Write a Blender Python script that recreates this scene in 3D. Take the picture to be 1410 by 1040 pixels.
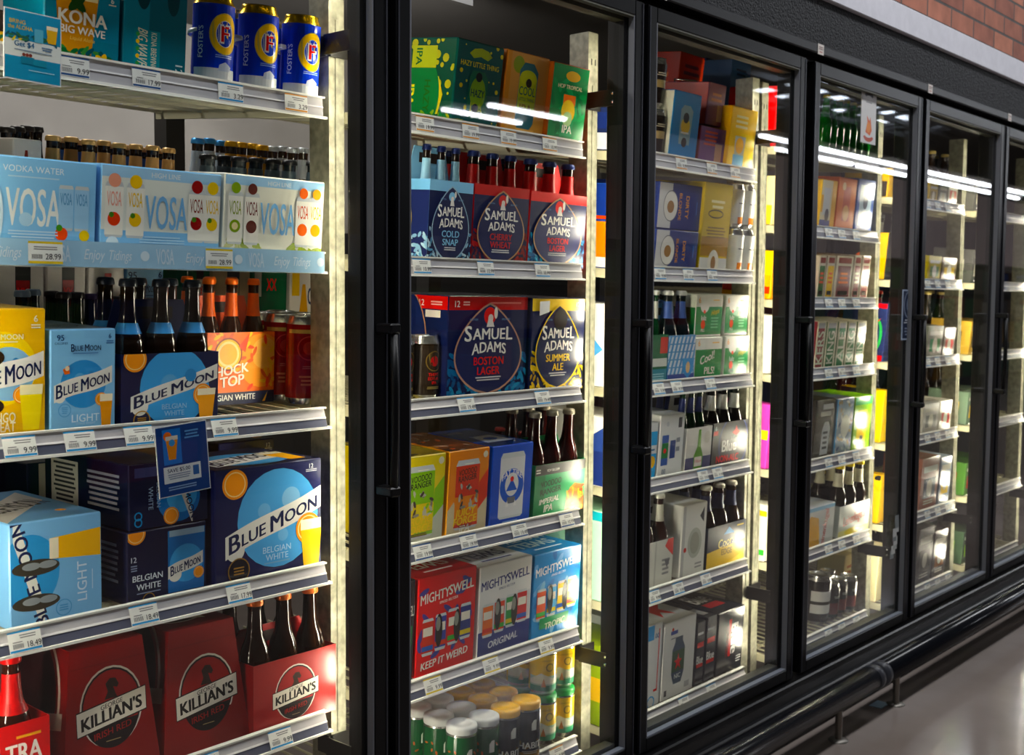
import bpy, math, random
from mathutils import Vector, Matrix
from mathutils.geometry import tessellate_polygon

random.seed(7)
SC = bpy.context.scene
COL = SC.collection
for _o in list(bpy.data.objects):
    bpy.data.objects.remove(_o)

# ------------------------------------------------------------------ camera
FPX = 1600.76
CAM_D, CAM_H = 1.5083, 1.24
_yaw, _pit, _rol = math.radians(48.8438), math.radians(-3.93295), math.radians(0.39464)
FWD = Vector((math.sin(_yaw)*math.cos(_pit), math.cos(_yaw)*math.cos(_pit), math.sin(_pit)))
_r = Vector((math.cos(_yaw), -math.sin(_yaw), 0)); _u = _r.cross(FWD)
RT = _r*math.cos(_rol) + _u*math.sin(_rol)
UP = _u*math.cos(_rol) - _r*math.sin(_rol)
EYE = Vector((0, -CAM_D, CAM_H))
cd = bpy.data.cameras.new('camera'); cam = bpy.data.objects.new('camera', cd); COL.objects.link(cam)
cam.location = EYE
cam.rotation_euler = Matrix((RT, UP, -FWD)).transposed().to_euler()
cd.sensor_fit = 'HORIZONTAL'; cd.sensor_width = 36; cd.lens = FPX/1410*36
cd.clip_start = 0.05; cd.clip_end = 200
cd.dof.use_dof = True; cd.dof.focus_distance = 2.1; cd.dof.aperture_fstop = 8.0
SC.camera = cam

# ------------------------------------------------------------------ light and exposure
SC.view_settings.view_transform = 'Standard'
SC.view_settings.look = 'None'
SC.view_settings.exposure = 0.34
SC.view_settings.gamma = 1.0
SC.view_settings.use_curve_mapping = False
W = bpy.data.worlds.new('store_air'); SC.world = W; W.use_nodes = True
W.node_tree.nodes['Background'].inputs[0].default_value = (0.62, 0.66, 0.75, 1)
W.node_tree.nodes['Background'].inputs[1].default_value = 0.02
LED_POWER = 115.0      # emission of the cooler's light strips
TUBE_POWER = 22.0     # emission of the ceiling tubes in the store
BACK_POWER = 10.0     # watts of the added fill lamp facing the stock room wall
STORE_POWER = 35.0    # watts of each ceiling panel in the aisle

def area(name, loc, rot, sx, sy, power, color):
    l = bpy.data.lights.new(name, 'AREA'); l.shape = 'RECTANGLE'; l.size = sx; l.size_y = sy
    l.energy = power; l.color = color
    o = bpy.data.objects.new(name, l); o.location = loc; o.rotation_euler = rot; COL.objects.link(o)
    return o
for lx_ in (.5, 3.5, 7.0, 11.0, 15.0, 20.0):
    area('aisle_ceiling_light', (lx_, -1.0 if lx_ < 8 else -2.6, 3.6), (0, 0, 0), 2.6, 0.3, STORE_POWER, (.95, .97, 1.0))
area('stock_room_fill', (2.3, 1.3, 1.95), (math.radians(90), 0, 0), 1.6, .15, BACK_POWER, (1.0, .95, .92))  # unseen fill lamp, added to brighten the wall behind the shelves
area('stock_room_fill', (1.25, .85, 2.2), (0, 0, 0), 1.0, .15, 10.0, (1.0, .95, .9))  # second unseen fill, added to light the back-row bottles from above
# ------------------------------------------------------------------ pixel -> place
def ray(u, v):
    return FWD + RT*((u-705)/FPX) - UP*((v-520)/FPX)
def aty(u, v, y):
    d = ray(u, v); return EYE + d*((y+CAM_D)/d.y)
def px(u, v, y): return aty(u, v, y).x
def pz(u, v, y): return aty(u, v, y).z
def aimz(u, v, z):
    d = ray(u, v); return EYE + d*((z-CAM_H)/d.z)

# ------------------------------------------------------------------ materials
_m = {}
SATUR = 1.28       # vivid printing inks
def lin(h):
    c = [int(h[i:i+2], 16)/255 for i in (0, 2, 4)]
    c = [x/12.92 if x <= .04045 else ((x+.055)/1.055)**2.4 for x in c]; g = .25*c[0]+.6*c[1]+.15*c[2]
    return tuple(min(1., max(0., g+(x-g)*SATUR)) for x in c) + (1,)
def M(h, rough=.42, metal=0., spec=.36, bump=0., bscale=200.):
    k = (h, rough, metal, spec, bump, bscale)
    if k in _m: return _m[k]
    m = bpy.data.materials.new('paint_'+h); m.use_nodes = True
    n = m.node_tree; b = n.nodes['Principled BSDF']
    b.inputs['Base Color'].default_value = lin(h); b.inputs['Roughness'].default_value = rough
    b.inputs['Metallic'].default_value = metal; b.inputs['Specular IOR Level'].default_value = spec
    if bump:
        t = n.nodes.new('ShaderNodeTexNoise'); t.inputs['Scale'].default_value = bscale; t.inputs['Detail'].default_value = 3
        g = n.nodes.new('ShaderNodeTexCoord'); n.links.new(g.outputs['Object'], t.inputs['Vector'])
        p = n.nodes.new('ShaderNodeBump'); p.inputs['Strength'].default_value = bump; p.inputs['Distance'].default_value = .004
        n.links.new(t.outputs['Fac'], p.inputs['Height']); n.links.new(p.outputs['Normal'], b.inputs['Normal'])
    _m[k] = m; return m
def emit(name, h, s):
    m = bpy.data.materials.new(name); m.use_nodes = True; n = m.node_tree
    n.nodes.clear(); e = n.nodes.new('ShaderNodeEmission'); o = n.nodes.new('ShaderNodeOutputMaterial')
    e.inputs[0].default_value = lin(h); e.inputs[1].default_value = s; n.links.new(e.outputs[0], o.inputs[0]); return m
def noise_mat(name, h1, h2, scale, rough, bump=.0, detail=4, lo=.35, hi=.65, spec=.5):
    m = bpy.data.materials.new(name); m.use_nodes = True; n = m.node_tree; b = n.nodes['Principled BSDF']
    g = n.nodes.new('ShaderNodeTexCoord'); t = n.nodes.new('ShaderNodeTexNoise'); r = n.nodes.new('ShaderNodeValToRGB')
    t.inputs['Scale'].default_value = scale; t.inputs['Detail'].default_value = detail
    n.links.new(g.outputs['Object'], t.inputs['Vector']); n.links.new(t.outputs['Fac'], r.inputs[0])
    r.color_ramp.elements[0].color = lin(h1); r.color_ramp.elements[1].color = lin(h2)
    r.color_ramp.elements[0].position = lo; r.color_ramp.elements[1].position = hi
    n.links.new(r.outputs[0], b.inputs['Base Color']); b.inputs['Roughness'].default_value = rough
    b.inputs['Specular IOR Level'].default_value = spec
    if bump:
        p = n.nodes.new('ShaderNodeBump'); p.inputs['Strength'].default_value = bump; p.inputs['Distance'].default_value = .01
        n.links.new(t.outputs['Fac'], p.inputs['Height']); n.links.new(p.outputs['Normal'], b.inputs['Normal'])
    return m
def brick_mat():
    m = bpy.data.materials.new('red_brick'); m.use_nodes = True; n = m.node_tree; b = n.nodes['Principled BSDF']
    g = n.nodes.new('ShaderNodeTexCoord'); mp = n.nodes.new('ShaderNodeMapping'); t = n.nodes.new('ShaderNodeTexBrick')
    mp.inputs['Rotation'].default_value = (math.radians(-90), 0, 0); mp.inputs['Location'].default_value = (0.05, -2.150, 0)
    n.links.new(g.outputs['Object'], mp.inputs[0]); n.links.new(mp.outputs[0], t.inputs[0])
    t.inputs['Color1'].default_value = lin('b07a68'); t.inputs['Color2'].default_value = lin('7c5048'); t.inputs['Mortar'].default_value = lin('55504e')
    t.inputs['Scale'].default_value = 1; t.inputs['Mortar Size'].default_value = .005; t.inputs['Brick Width'].default_value = .205; t.inputs['Row Height'].default_value = .067
    t.inputs['Mortar Smooth'].default_value = .2
    no = n.nodes.new('ShaderNodeTexNoise'); no.inputs['Scale'].default_value = 14; n.links.new(g.outputs['Object'], no.inputs['Vector'])
    mx = n.nodes.new('ShaderNodeMixRGB'); mx.blend_type = 'OVERLAY'; mx.inputs[0].default_value = .5
    n.links.new(t.outputs[0], mx.inputs[1]); n.links.new(no.outputs['Fac'], mx.inputs[2]); n.links.new(mx.outputs[0], b.inputs['Base Color'])
    b.inputs['Roughness'].default_value = .85
    p = n.nodes.new('ShaderNodeBump'); p.inputs['Strength'].default_value = .5; p.inputs['Distance'].default_value = .005; p.invert = True
    n.links.new(t.outputs['Fac'], p.inputs['Height']); n.links.new(p.outputs['Normal'], b.inputs['Normal'])
    return m
def glass_mat():
    m = bpy.data.materials.new('door_glass'); m.use_nodes = True; n = m.node_tree; n.nodes.clear()
    o = n.nodes.new('ShaderNodeOutputMaterial'); mx = n.nodes.new('ShaderNodeMixShader'); tr = n.nodes.new('ShaderNodeBsdfTransparent'); gl = n.nodes.new('ShaderNodeBsdfGlossy')
    tr.inputs[0].default_value = (.975, .985, .98, 1); gl.inputs['Roughness'].default_value = .015
    g = n.nodes.new('ShaderNodeNewGeometry'); d = n.nodes.new('ShaderNodeVectorMath'); d.operation = 'DOT_PRODUCT'
    n.links.new(g.outputs['Incoming'], d.inputs[0]); n.links.new(g.outputs['Normal'], d.inputs[1])
    def mt(op, a, b_):
        q = n.nodes.new('ShaderNodeMath'); q.operation = op
        for i, s in enumerate((a, b_)):
            if s is None: continue
            if isinstance(s, (int, float)): q.inputs[i].default_value = s
            else: n.links.new(s, q.inputs[i])
        return q.outputs[0]
    c = mt('ABSOLUTE', d.outputs['Value'], None); c = mt('SUBTRACT', 1.0, c); c = mt('POWER', c, 5.0)
    f = mt('ADD', mt('MULTIPLY', c, .95), .045)
    n.links.new(f, mx.inputs[0]); n.links.new(tr.outputs[0], mx.inputs[1]); n.links.new(gl.outputs[0], mx.inputs[2]); n.links.new(mx.outputs[0], o.inputs[0])
    return m
GLASS = glass_mat()
BLACK = M('08080a', .4, 0, .22)
BLACKG = M('08080a', .32, 0, .22)
GASKET = M('6a6b70', .5)
STEEL = noise_mat('galvanised_steel', '66655a', '868578', 60, .42)
STEEL.node_tree.nodes['Principled BSDF'].inputs['Metallic'].default_value = .3
WHITE = M('e9e8e2', .4)
CREAM = M('d8d6c8', .45)
CHROME = M('c8c8c8', .2, 1)

# ------------------------------------------------------------------ mesh building
class MB:
    def __init__(s): s.v = []; s.f = []; s.m = []; s.mi = []; s.sm = []
    def mat(s, m):
        if m not in s.m: s.m.append(m)
        return s.m.index(m)
    def add(s, vs, fs, m, smooth=False):
        b = len(s.v); s.v += [tuple(x) for x in vs]; k = s.mat(m)
        for f in fs: s.f.append([b+i for i in f]); s.mi.append(k); s.sm.append(smooth)
        return s
    def box(s, x0, x1, y0, y1, z0, z1, m, c=0.):
        if c <= 0:
            vs = [(x, y, z) for x in (x0, x1) for y in (y0, y1) for z in (z0, z1)]
            s.add(vs, [(0, 1, 3, 2), (4, 6, 7, 5), (0, 4, 5, 1), (2, 3, 7, 6), (0, 2, 6, 4), (1, 5, 7, 3)], m); return s
        X, Y, Z = (x0, x1), (y0, y1), (z0, z1); vs = []; ix = {}
        for i in (0, 1):
            for j in (0, 1):
                for k in (0, 1):
                    a = (X[i], Y[j], Z[k]); q = [X[i]+(c, -c)[i], Y[j]+(c, -c)[j], Z[k]+(c, -c)[k]]
                    for ax in range(3):
                        p = list(q); p[ax] = a[ax]; ix[i, j, k, ax] = len(vs); vs.append(tuple(p))
        fs = []
        for ax in range(3):
            o1, o2 = [t for t in range(3) if t != ax]
            for sd in (0, 1):
                def g(p, q, ax=ax, o1=o1, o2=o2, sd=sd):
                    t = [0, 0, 0]; t[ax] = sd; t[o1] = p; t[o2] = q; return ix[t[0], t[1], t[2], ax]
                fs.append((g(0, 0), g(1, 0), g(1, 1), g(0, 1)))
            for p in (0, 1):
                for q in (0, 1):
                    t = [0, 0, 0]; t[o1] = p; t[o2] = q; e = []
                    for w in (0, 1):
                        t[ax] = w; e.append(ix[t[0], t[1], t[2], o1]); 
                    for w in (1, 0):
                        t[ax] = w; e.append(ix[t[0], t[1], t[2], o2])
                    fs.append(tuple(e))
        for i in (0, 1):
            for j in (0, 1):
                for k in (0, 1): fs.append((ix[i, j, k, 0], ix[i, j, k, 1], ix[i, j, k, 2]))
        cen = Vector(((x0+x1)/2, (y0+y1)/2, (z0+z1)/2)); out = []
        for f in fs:
            p = [Vector(vs[i]) for i in f]; n = (p[1]-p[0]).cross(p[2]-p[0]); ce = sum(p, Vector())/len(p)
            out.append(f if n.dot(ce-cen) > 0 else tuple(reversed(f)))
        s.add(vs, out, m); return s
    def lathe(s, prof, m, n=20, cx=0, cy=0, z=0, smooth=True, close=True):
        vs = []; fs = []
        for r, h in prof:
            for i in range(n):
                a = 2*math.pi*i/n; vs.append((cx+r*math.cos(a), cy+r*math.sin(a), z+h))
        for k in range(len(prof)-1):
            for i in range(n):
                j = (i+1) % n; fs.append((k*n+i, k*n+j, (k+1)*n+j, (k+1)*n+i))
        s.add(vs, fs, m, smooth)
        if close:
            for k, rev in ((0, True), (len(prof)-1, False)):
                if prof[k][0] > 1e-4:
                    r, h = prof[k]; ring = [(cx+r*math.cos(2*math.pi*i/n), cy+r*math.sin(2*math.pi*i/n), z+h) for i in range(n)]
                    s.add(ring, [tuple(reversed(range(n))) if rev else tuple(range(n))], m)
        return s
    def tube(s, pts, r, m, n=8):
        pts = [Vector(p) for p in pts]; vs = []; fs = []
        for i, p in enumerate(pts):
            t = (pts[min(i+1, len(pts)-1)]-pts[max(i-1, 0)]).normalized()
            a = t.orthogonal().normalized() if i == 0 else (a - t*a.dot(t)).normalized()
            b = t.cross(a)
            for k in range(n):
                th = 2*math.pi*k/n; vs.append(p+(a*math.cos(th)+b*math.sin(th))*r)
        for i in range(len(pts)-1):
            for k in range(n):
                j = (k+1) % n; fs.append((i*n+k, i*n+j, (i+1)*n+j, (i+1)*n+k))
        fs.append(tuple(reversed(range(n)))); fs.append(tuple((len(pts)-1)*n+k for k in range(n)))
        s.add(vs, fs, m, True); return s
    def prism(s, poly, axis, a, b, m):
        n = len(poly); vs = []
        for t in (a, b):
            for p in poly:
                q = list(p); q.insert(axis, t); vs.append(q)
        tri = [tuple(t) for t in tessellate_polygon([[Vector((p[0], p[1], 0)) for p in poly]])]
        fs = [tuple(reversed(t)) for t in tri] + [tuple(n+i for i in t) for t in tri]
        fs += [(i, (i+1) % n, n+(i+1) % n, n+i) for i in range(n)]
        s.add(vs, fs, m); return s
    def art(s, a, fn):
        for k, (pts, faces, col) in enumerate(a.ops):
            off = .0002+.000018*k
            s.add([fn(p[0], p[1], off) for p in pts], faces, M(col, a.rough))
        return s
    def build(s, name, parent=None, loc=None, rz=0):
        me = bpy.data.meshes.new(name); me.from_pydata(s.v, [], s.f)
        for m in s.m: me.materials.append(m)
        me.polygons.foreach_set('material_index', s.mi); me.polygons.foreach_set('use_smooth', s.sm); me.update()
        o = bpy.data.objects.new(name, me); COL.objects.link(o)
        if parent: o.parent = parent
        if loc: o.location = loc
        o.rotation_euler.z = rz
        return o
def tag(o, label, cat, group=None):
    o['label'] = label; o['category'] = cat
    if group: o['group'] = group
    return o
def struct(o): o['kind'] = 'structure'; return o
def dup(o, loc, rz=None, label=None, group=None):
    c = o.copy(); COL.objects.link(c); c.location = loc
    if rz is not None: c.rotation_euler.z = rz
    if label: c['label'] = label
    if group: c['group'] = group
    for ch in o.children:
        d = ch.copy(); COL.objects.link(d); d.parent = c
        for g in ch.children:
            e = g.copy(); COL.objects.link(e); e.parent = d
    return c

# ------------------------------------------------------------------ printed artwork on cartons and cans
_tc = {}
def tmesh(t, b):
    """lettering one capital high; b thickens the strokes"""
    k = (t, b)
    if k not in _tc:
        c = bpy.data.curves.new('lettering', 'FONT'); c.body = t; c.resolution_u = 3
        o = bpy.data.objects.new('lettering', c); me = bpy.data.meshes.new_from_object(o)
        v0 = [(v.co.x/.69, v.co.y/.69) for v in me.vertices]; f0 = [tuple(p.vertices) for p in me.polygons]
        bpy.data.objects.remove(o); bpy.data.curves.remove(c); bpy.data.meshes.remove(me)
        x0 = min((v[0] for v in v0), default=0)-b; x1 = max((v[0] for v in v0), default=1)+b
        sh_ = [(-b, -b*.3), (b, -b*.3), (-b, b*.3), (b, b*.3)] if b > .008 else [(0, 0)]
        _tc[k] = ([[(p[0]+dx-x0, p[1]+dy) for p in v0] for dx, dy in sh_], f0, x1-x0)
    return _tc[k]
def clip(poly, ax, lim, keep_less):
    out = []
    for i in range(len(poly)):
        p, q = poly[i], poly[(i+1) % len(poly)]
        ip = (p[ax] <= lim) if keep_less else (p[ax] >= lim); iq = (q[ax] <= lim) if keep_less else (q[ax] >= lim)
        if ip: out.append(p)
        if ip != iq:
            t = (lim-p[ax])/(q[ax]-p[ax]); out.append((p[0]+(q[0]-p[0])*t, p[1]+(q[1]-p[1])*t))
    return out
class Art:
    """flat print, 0..1 across and up; radii are fractions of the width"""
    def __init__(s, w, h, slice_w=0, rough=.42): s.w, s.h, s.ops, s.sl, s.rough = w, h, [], slice_w, rough
    def raw(s, vs, fs, c):
        e = 1e-6
        if s.sl or any(p[0] < -e or p[0] > s.w+e or p[1] < -e or p[1] > s.h+e for p in vs):
            nv, nf = [], []
            for f in fs:
                pl = [vs[i] for i in f]
                for ax, lim, kl in ((0, 0, False), (0, s.w, True), (1, 0, False), (1, s.h, True)):
                    pl = clip(pl, ax, lim, kl) if len(pl) > 2 else []
                if len(pl) < 3: continue
                parts = [pl]
                if s.sl:
                    parts = []; xa = min(p[0] for p in pl); xb = max(p[0] for p in pl)
                    for k in range(int(xa/s.sl), int(xb/s.sl)+1):
                        q = clip(pl, 0, k*s.sl, False)
                        q = clip(q, 0, (k+1)*s.sl, True) if len(q) > 2 else []
                        if len(q) > 2: parts.append(q)
                for q in parts:
                    b = len(nv); nv += q; nf.append(tuple(range(b, b+len(q))))
            vs, fs = nv, nf
        if fs: s.ops.append((vs, fs, c))
        return s
    def r(s, x0, y0, x1, y1, c):
        W_, H_ = s.w, s.h
        return s.raw([(x0*W_, y0*H_), (x1*W_, y0*H_), (x1*W_, y1*H_), (x0*W_, y1*H_)], [(0, 1, 2, 3)], c)
    def c(s, cx, cy, r, c, ry=None, n=26, a0=0, a1=360):
        R = r*s.w; Ry = R if ry is None else ry*s.w; X, Y = cx*s.w, cy*s.h
        pts = [(X+R*math.cos(math.radians(a0+(a1-a0)*i/n)), Y+Ry*math.sin(math.radians(a0+(a1-a0)*i/n))) for i in range(n if a1-a0 == 360 else n+1)]
        return s.raw(pts, [tuple(range(len(pts)))], c)
    def ring(s, cx, cy, r, t, c, ry=None, n=30, a0=0, a1=360):
        R = r*s.w; Ry = R if ry is None else ry*s.w; T = t*s.w; X, Y = cx*s.w, cy*s.h; vs = []; fs = []
        for i in range(n+1):
            a = math.radians(a0+(a1-a0)*i/n); vs += [(X+R*math.cos(a), Y+Ry*math.sin(a)), (X+(R-T)*math.cos(a), Y+(Ry-T)*math.sin(a))]
        for i in range(n): fs.append((2*i, 2*i+2, 2*i+3, 2*i+1))
        return s.raw(vs, fs, c)
    def p(s, pts, c):
        P = [(x*s.w, y*s.h) for x, y in pts]
        tri = [tuple(t) for t in tessellate_polygon([[Vector((x, y, 0)) for x, y in P]])]
        fs = []
        for t in tri:
            a, b, d = (P[i] for i in t)
            fs.append(t if (b[0]-a[0])*(d[1]-a[1])-(b[1]-a[1])*(d[0]-a[0]) > 0 else tuple(reversed(t)))
        return s.raw(P, fs, c)
    def ell(s, cx, cy, rx, ry, rot, c, n=12):
        X, Y = cx*s.w, cy*s.h; A = math.radians(rot); ca, sa = math.cos(A), math.sin(A)
        pts = []
        for i in range(n):
            t = 2*math.pi*i/n; x, y = rx*s.w*math.cos(t), ry*s.w*math.sin(t); pts.append((X+x*ca-y*sa, Y+x*sa+y*ca))
        return s.raw(pts, [tuple(range(n))], c)
    def t(s, txt, cx, cy, hh, c, mw=None, b=.02, rot=0, sl=0, it=0, arc=0, al=0, xs=1.):
        """hh = capital height (fraction of face height); mw = width limit (fraction of width, of height when rot=90)"""
        vs, fs, wd = tmesh(txt, b); H_ = hh*s.h
        sx = H_*xs
        if mw:
            lim = mw*(s.h if rot in (90, -90) else s.w); sx = min(sx, lim/wd)
        ca, sa = math.cos(math.radians(rot)), math.sin(math.radians(rot)); tot = wd*sx
        for v_ in vs:
            out = []
            for x, y in v_:
                X = x*sx - tot*(.5-al*.5); Y = (y-.5)*H_
                X += it*Y; Y += sl*X
                if arc: Y -= arc*(X/(tot/2))**2*H_
                out.append((cx*s.w+X*ca-Y*sa, cy*s.h+X*sa+Y*ca))
            s.raw(out, fs, c)
        return s
    def caps(s, parts, x0, x1, y0, hh, c, sl=0, b=.02):
        """small-caps words fitted between x0 and x1; parts = [(text, scale)]"""
        tot = sum(tmesh(t, b)[2]*k+.12 for t, k in parts if t != ' ') + sum(.35 for t, k in parts if t == ' ')
        kx = (x1-x0)*s.w/tot; X = 0
        for t, k in parts:
            if t == ' ': X += .35; continue
            vs, fs, wd = tmesh(t, b)
            for v_ in vs:
                out = []
                for x, y in v_:
                    xx = (X+x*k)*kx; out.append((x0*s.w+xx, y0*s.h+sl*xx+(y*k+(1-k)*.35)*hh*s.h))
                s.raw(out, fs, c)
            X += wd*k+.12
        return s
    def ribbon(s, x0, y0, x1, y1, th, c, wave=.0, n=14):
        vs = []; fs = []
        for i in range(n+1):
            t = i/n; x = x0+(x1-x0)*t; y = y0+(y1-y0)*t+wave*math.sin(2*math.pi*t)
            vs += [(x*s.w, (y-th/2)*s.h), (x*s.w, (y+th/2)*s.h)]
        for i in range(n): fs.append((2*i, 2*i+2, 2*i+3, 2*i+1))
        return s.raw(vs, fs, c)
    def lines(s, cx, cy, w, h, n, c, al=0):
        """a block of small print as thin broken bars"""
        for i in range(n):
            ww = w*(1-.25*random.random()); y = cy+h/2-h*(i+.5)/n
            s.r(cx-ww/2, y-h/n*.25, cx+ww/2, y+h/n*.25, c)
        return s
    def leaves(s, cs, x0, y0, x1, y1, n, sz=.035, seed=1):
        rr = random.Random(seed)
        for i in range(n):
            s.ell(x0+(x1-x0)*rr.random(), y0+(y1-y0)*rr.random(), sz*(.7+.6*rr.random()), sz*.4, rr.uniform(0, 180), rr.choice(cs), 8)
        return s

def beer_glass(a, x, y, w, h, beer='e8a52a', foam='f4ead2'):
    a.p([(x-w*.36, y), (x+w*.36, y), (x+w*.5, y+h*.8), (x-w*.5, y+h*.8)], beer)
    a.p([(x-w*.5, y+h*.78), (x+w*.5, y+h*.78), (x+w*.54, y+h), (x-w*.5, y+h)], foam)
def orange(a, x, y, r):
    a.c(x, y, r, 'e8962c'); a.c(x, y, r*.84, 'f6d9a0'); a.c(x, y, r*.76, 'ee9d2e')
BMW = [('B', 1.5), ('LUE', 1), (' ', 1), ('M', 1.35), ('OON', 1)]
def moon_logo(a, cx, cy, w, sl=.2, hh=.10, mooncol='5d9ad0', r=.36, moon=True, ink='1d2346'):
    if moon:
        a.c(cx, cy, r, mooncol); a.c(cx-.06, cy+.05, r*.25, '6fa8d8'); a.c(cx+.12, cy+.1, r*.12, '4c86bd')
    asp = a.w/a.h; x0, x1 = cx-w/2, cx+w/2; dy = sl*w*asp/2
    a.ribbon(x0-.02, cy-dy-.02, x1+.02, cy+dy+.02, hh*2.0, 'e9e7e2', .012)
    a.c(x0+.07, cy-dy-.05, .085, 'e9e7e2')
    a.caps(BMW, x0+.01, x1-.01, cy-dy-hh*.62, hh*1.05, ink, sl, .035)

# ------------------------------------------------------------------ makers
SLOPE = 0.      # the shelf in use slopes down to the glass by this angle; goods stand square on it
def lift(y): return (y-.125)*math.tan(SLOPE)
def seat(o, x, y, z, rz=0.):
    o.location = (x, y, z+lift(y)+.0012); o.rotation_euler = (Matrix.Rotation(SLOPE, 3, 'X') @ Matrix.Rotation(rz, 3, 'Z')).to_euler(); return o
def row(d, r):
    global SLOPE
    SLOPE = math.radians(TILT[d][r]); return top_of(d, r)
def carton(name, label, cat, x0, x1, y, z, h, d, col, front=None, left=None, top=None, group=None, rz=0, side=None, rough=.26, ch=.002):
    """printed board box; front plane at y, left face at x0, standing at z"""
    w = x1-x0; b = MB(); cx, cy = (x0+x1)/2, y+d/2
    b.box(-w/2, w/2, -d/2, d/2, 0, h, M(col, rough), ch)
    if front:
        a = Art(w-2*ch, h-2*ch, 0, rough); front(a); b.art(a, lambda p, q, o: (p-w/2+ch, -d/2-o, q+ch))
    if left:
        a = Art(d-2*ch, h-2*ch, 0, rough); left(a); b.art(a, lambda p, q, o: (-w/2-o, d/2-ch-p, q+ch))
    if top:
        a = Art(w-2*ch, d-2*ch, 0, rough); top(a); b.art(a, lambda p, q, o: (p-w/2+ch, q-d/2+ch, h+o))
    o = seat(b.build(name), cx, cy, z, rz); tag(o, label, cat, group); return o
def kbox(label, uL, uR, vT, y, z, d, col, front=None, left=None, top=None, name='beer_carton', cat='beer carton', gap=.0015, vb=None, **k):
    """a carton measured off the picture: its left and right edges and top, on the plane y"""
    vm = (vT + (vb if vb else vT+60))/2
    ye = y-.17*math.tan(SLOPE); z += 0
    x0, x1 = px(uL, vm, y/2+ye/2)+gap, px(uR, vm, y/2+ye/2)-gap
    h = (pz(uL, vT, ye)-z-lift(y))/math.cos(SLOPE)
    return carton(name, label, cat, x0, x1, y, z, h, d, col, front, left, top, **k)

BOTTLE = [(.0285, 0), (.0305, .003), (.0305, .118), (.0295, .128), (.025, .145), (.0175, .162), (.0145, .178), (.0132, .205), (.0135, .218), (.0145, .220), (.0145, .226), (.0125, .229)]
_bk = {}
def bottle(label, x, y, z, glass='1c0e08', cap='c8a24a', neck=None, body=None, group=None, sc=1.0, fat=1.0, name='beer_bottle', sh=None):
    k = (glass, cap, neck, body, sc, fat, name, sh)
    if k in _bk: return seat(dup(_bk[k], (0, 0, 0), label=label, group=group), x, y, z)
    pr = [(r*fat, h*sc) for r, h in BOTTLE]
    o = MB().lathe(pr, M(glass, .07), 18).build(name); seat(o, x, y, z); tag(o, label, 'bottle', group)
    c = MB().lathe([(.0162*fat, .2195*sc), (.0168*fat, .222*sc), (.0158*fat, .2285*sc), (.0135*fat, .2315*sc), (.001, .232*sc)], M(cap, .32, .35), 18).build('bottle_cap', o)
    if neck:
        MB().lathe([(.0186*fat, .1605*sc), (.0155*fat, .1785*sc), (.0142*fat, .204*sc)], M(neck, .4), 18, close=False).build('neck_label', o)
    if sh:
        MB().lathe([(.0254*fat, .1448*sc), (.0215*fat, .154*sc), (.0180*fat, .162*sc)], M(sh, .4), 18, close=False).build('shoulder_label', o)
    if body:
        MB().lathe([(.0309*fat, .03*sc), (.0309*fat, .105*sc)], M(body, .4), 18, close=False).build('body_label', o)
    _bk[k] = o; return o
def can_profile(r, h):
    return [(r*.78, 0), (r*.86, .003), (r, .012), (r, h-.016), (r*.84, h-.003), (r*.86, h), (r*.8, h), (r*.78, h-.004), (.001, h-.004)]
_ck = {}
def can(label, x, y, z, col, h=.122, r=.033, fn=None, lid=None, group=None, key=None, rz=0., metal=.0, cat='can', rim='cfcfcc', rough=.22):
    k = (key or label, col, h, r, lid)
    if k in _ck: return seat(dup(_ck[k], (0, 0, 0), None, label, group), x, y, z, rz)
    pr = can_profile(r, h)
    b = MB(); b.lathe(pr[:3], M('c9c9c6', .25, .9), 24); b.lathe(pr[2:4], M(col, rough, metal), 24, close=False)
    if fn:
        a = Art(2*math.pi*r*.5, h-.028, r*.18, rough); fn(a)
        def wrap(p, q, o):
            t = (p-a.w/2)/r; R = r+o+.0003; return (R*math.sin(t), -R*math.cos(t), q+.012)
        b.art(a, wrap)
    o = seat(b.build('drink_can'), x, y, z, rz); tag(o, label, cat, group)
    MB().lathe(pr[3:], M(rim, .22, .9), 24).build('can_lid', o)
    if lid:
        MB().lathe([(r*.98, h-.012), (r*1.0, h-.002), (r*.97, h+.003), (r*.6, h+.004), (r*.56, h+.0015), (.001, h+.0015)], M(lid, .4), 24).build('carrier_lid', o)
    _ck[k] = o; return o
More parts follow.
